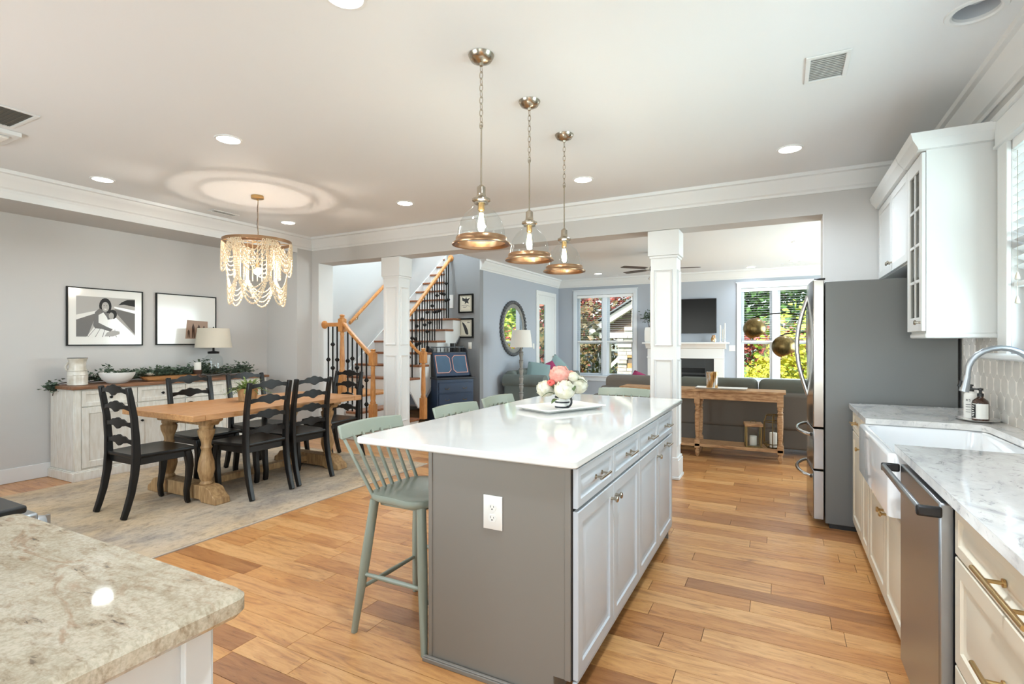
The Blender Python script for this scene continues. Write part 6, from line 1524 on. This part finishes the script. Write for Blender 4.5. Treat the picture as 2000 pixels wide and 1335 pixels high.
for k in range(26): Bx(-2.02, -9, .2 * k, -1.99, 9, .2 * k + .18).build('siding_board', 'siding_pale', hs)
B().prism([(-2.5, 5.1), (3.5, 5.1), (.5, 8)], 'y', -9.3, 9.3).build('roof', 'roof_grey', hs)
for y in (-6, -1, 4):
    f = Bx(-2.06, y - .6, 1.2, -1.98, y + .6, 2.8).build('window', 'timber_cream', hs); Bx(-2.08, y - .5, 1.3, -2.05, y + .5, 2.7).build('pane', 'pane_glass', f)
# garden pavilion with stone chimney
PV = 15.6
def pvp(u, v, y=PV): return at(u, v, y=y)
e = pvp(1153, 642); rtop = pvp(1290, 585)
pv = thing('garden_pavilion', 'timber garden pavilion with gabled roof seen through the left window', 'pavilion', (e[0], PV, G)); o = Vector((e[0], PV, G))
def gl_(u, v, y=PV): p = at(u, v, y=y); return (p[0] - o.x, p[2] - o.z)
a0 = gl_(1153, 642); sl_ = math.tan(R(31)); wx = 3.6
ax0, az0 = a0
apex = (ax0 + wx / 2, az0 + wx / 2 * sl_)
th = .22
B().prism([(ax0, az0), apex, (ax0 + wx, az0), (ax0 + wx, az0 - th), (apex[0], apex[1] - th), (ax0, az0 - th)], 'y', -.12, 4.0).build('roof', 'timber_cream', pv)
B().prism([(ax0 - .1, az0 + .02), (apex[0], apex[1] + .10), (ax0 + wx + .1, az0 + .02), (apex[0], apex[1] + .02)], 'y', -.2, 4.1).build('roof_shingles', 'roof_grey', pv)
zb = az0 - .30
for k in range(9):
    z_ = zb + .16 + k * .15; half = max(.05, (apex[1] - th - z_) / sl_ )
    if z_ + .14 > apex[1] - th: break
    Bx(apex[0] - half + .1, .1, z_, apex[0] + half - .1, .13, z_ + .14).build('gable_board', 'timber_dark', pv)
Bx(ax0 + .3, -.05, zb, ax0 + wx - .3, .12, zb + .17).build('tie_beam', 'timber_cream', pv)
for x in (ax0 + .55, ax0 + wx - .55):
    Bx(x - .1, -.1, 0, x + .1, .1, zb).build('post', 'timber_cream', pv)
B().prism([(ax0 + .65, zb - .95), (ax0 + .65, zb - .80), (ax0 + 1.50, zb), (ax0 + 1.66, zb)], 'y', -.04, .06).build('brace', 'timber_cream', pv)
cz_ = at(1206, 700, y=PV - 1.2)[0] - o.x
chm = thing('stone_chimney', 'pale stacked-stone outdoor fireplace chimney beside the pavilion', 'chimney', (o.x + cz_, PV - 1.2, G)); rnd = random.Random(9)
cw = 1.5; s0 = None
Bx(.04, .05, 0, cw - .02, .9, 1.95).box(.43, .05, 1.95, cw - .02, .9, 5.2).build('core', 'mortar', chm)
z_ = 0; cnt = 0; us = B().box(0, 0, 0, 1, 1, 1)
while z_ < 5.3:
    h = rnd.uniform(.09, .15); left = 0 if z_ < 1.95 else (.40 if z_ > 2.2 else .2); x = left
    while x < cw:
        L_ = rnd.uniform(.16, .42); x2 = min(x + L_, cw)
        if not (z_ < 1.75 and x > .26):
            if s0 is None: s0 = us.build('stone', 'stone_cream', chm, smooth=False); so_ = s0
            else: so_ = inst(s0, chm)
            so_.location = (x, rnd.uniform(-.03, .03), z_); so_.scale = (x2 - x - .012, .2, h - .012); cnt += 1
            if cnt > 280: break
        x = x2
    if cnt > 280: break
    z_ += h
s1 = None
for r_ in range(12):
    for c_ in range(4):
        x = .28 + c_ * .26 + (.13 if r_ % 2 else 0)
        if x > cw - .2: continue
        if s1 is None: s1 = B().box(0, 0, 0, .245, .08, .14).build('fire_brick', 'brick_tan', chm, smooth=False); s1.location = (x, .02, .2 + r_ * .15)
        else: inst(s1, chm, (x, .02, .2 + r_ * .15))
fnc = thing('garden_fence', 'dark garden fence under the trees in the left window', 'fence', (-7.5, 18.2, G)); s2 = None
for k in range(40):
    L_ = (-4 + k * .2, 0, 0)
    if s2 is None: s2 = Bx(0, 0, 0, .17, .03, 1.5).build('picket', 'fence_grey', fnc, loc=L_)
    else: inst(s2, fnc, L_)
for z_ in (.4, 1.2): Bx(-4, .03, z_, 4, .07, z_ + .08).build('fence_rail', 'fence_grey', fnc)
# unseen point lamps added to brighten the stairwell and landing
for (x, y, z_, e_) in ((-5.6, 6.6, 4.7, 90), (-5.9, 9.0, 4.7, 50)):
    lamp('stairwell_fill', 'POINT', (x, y, z_), e_, (1, .97, .93), shadow_soft_size=.12)
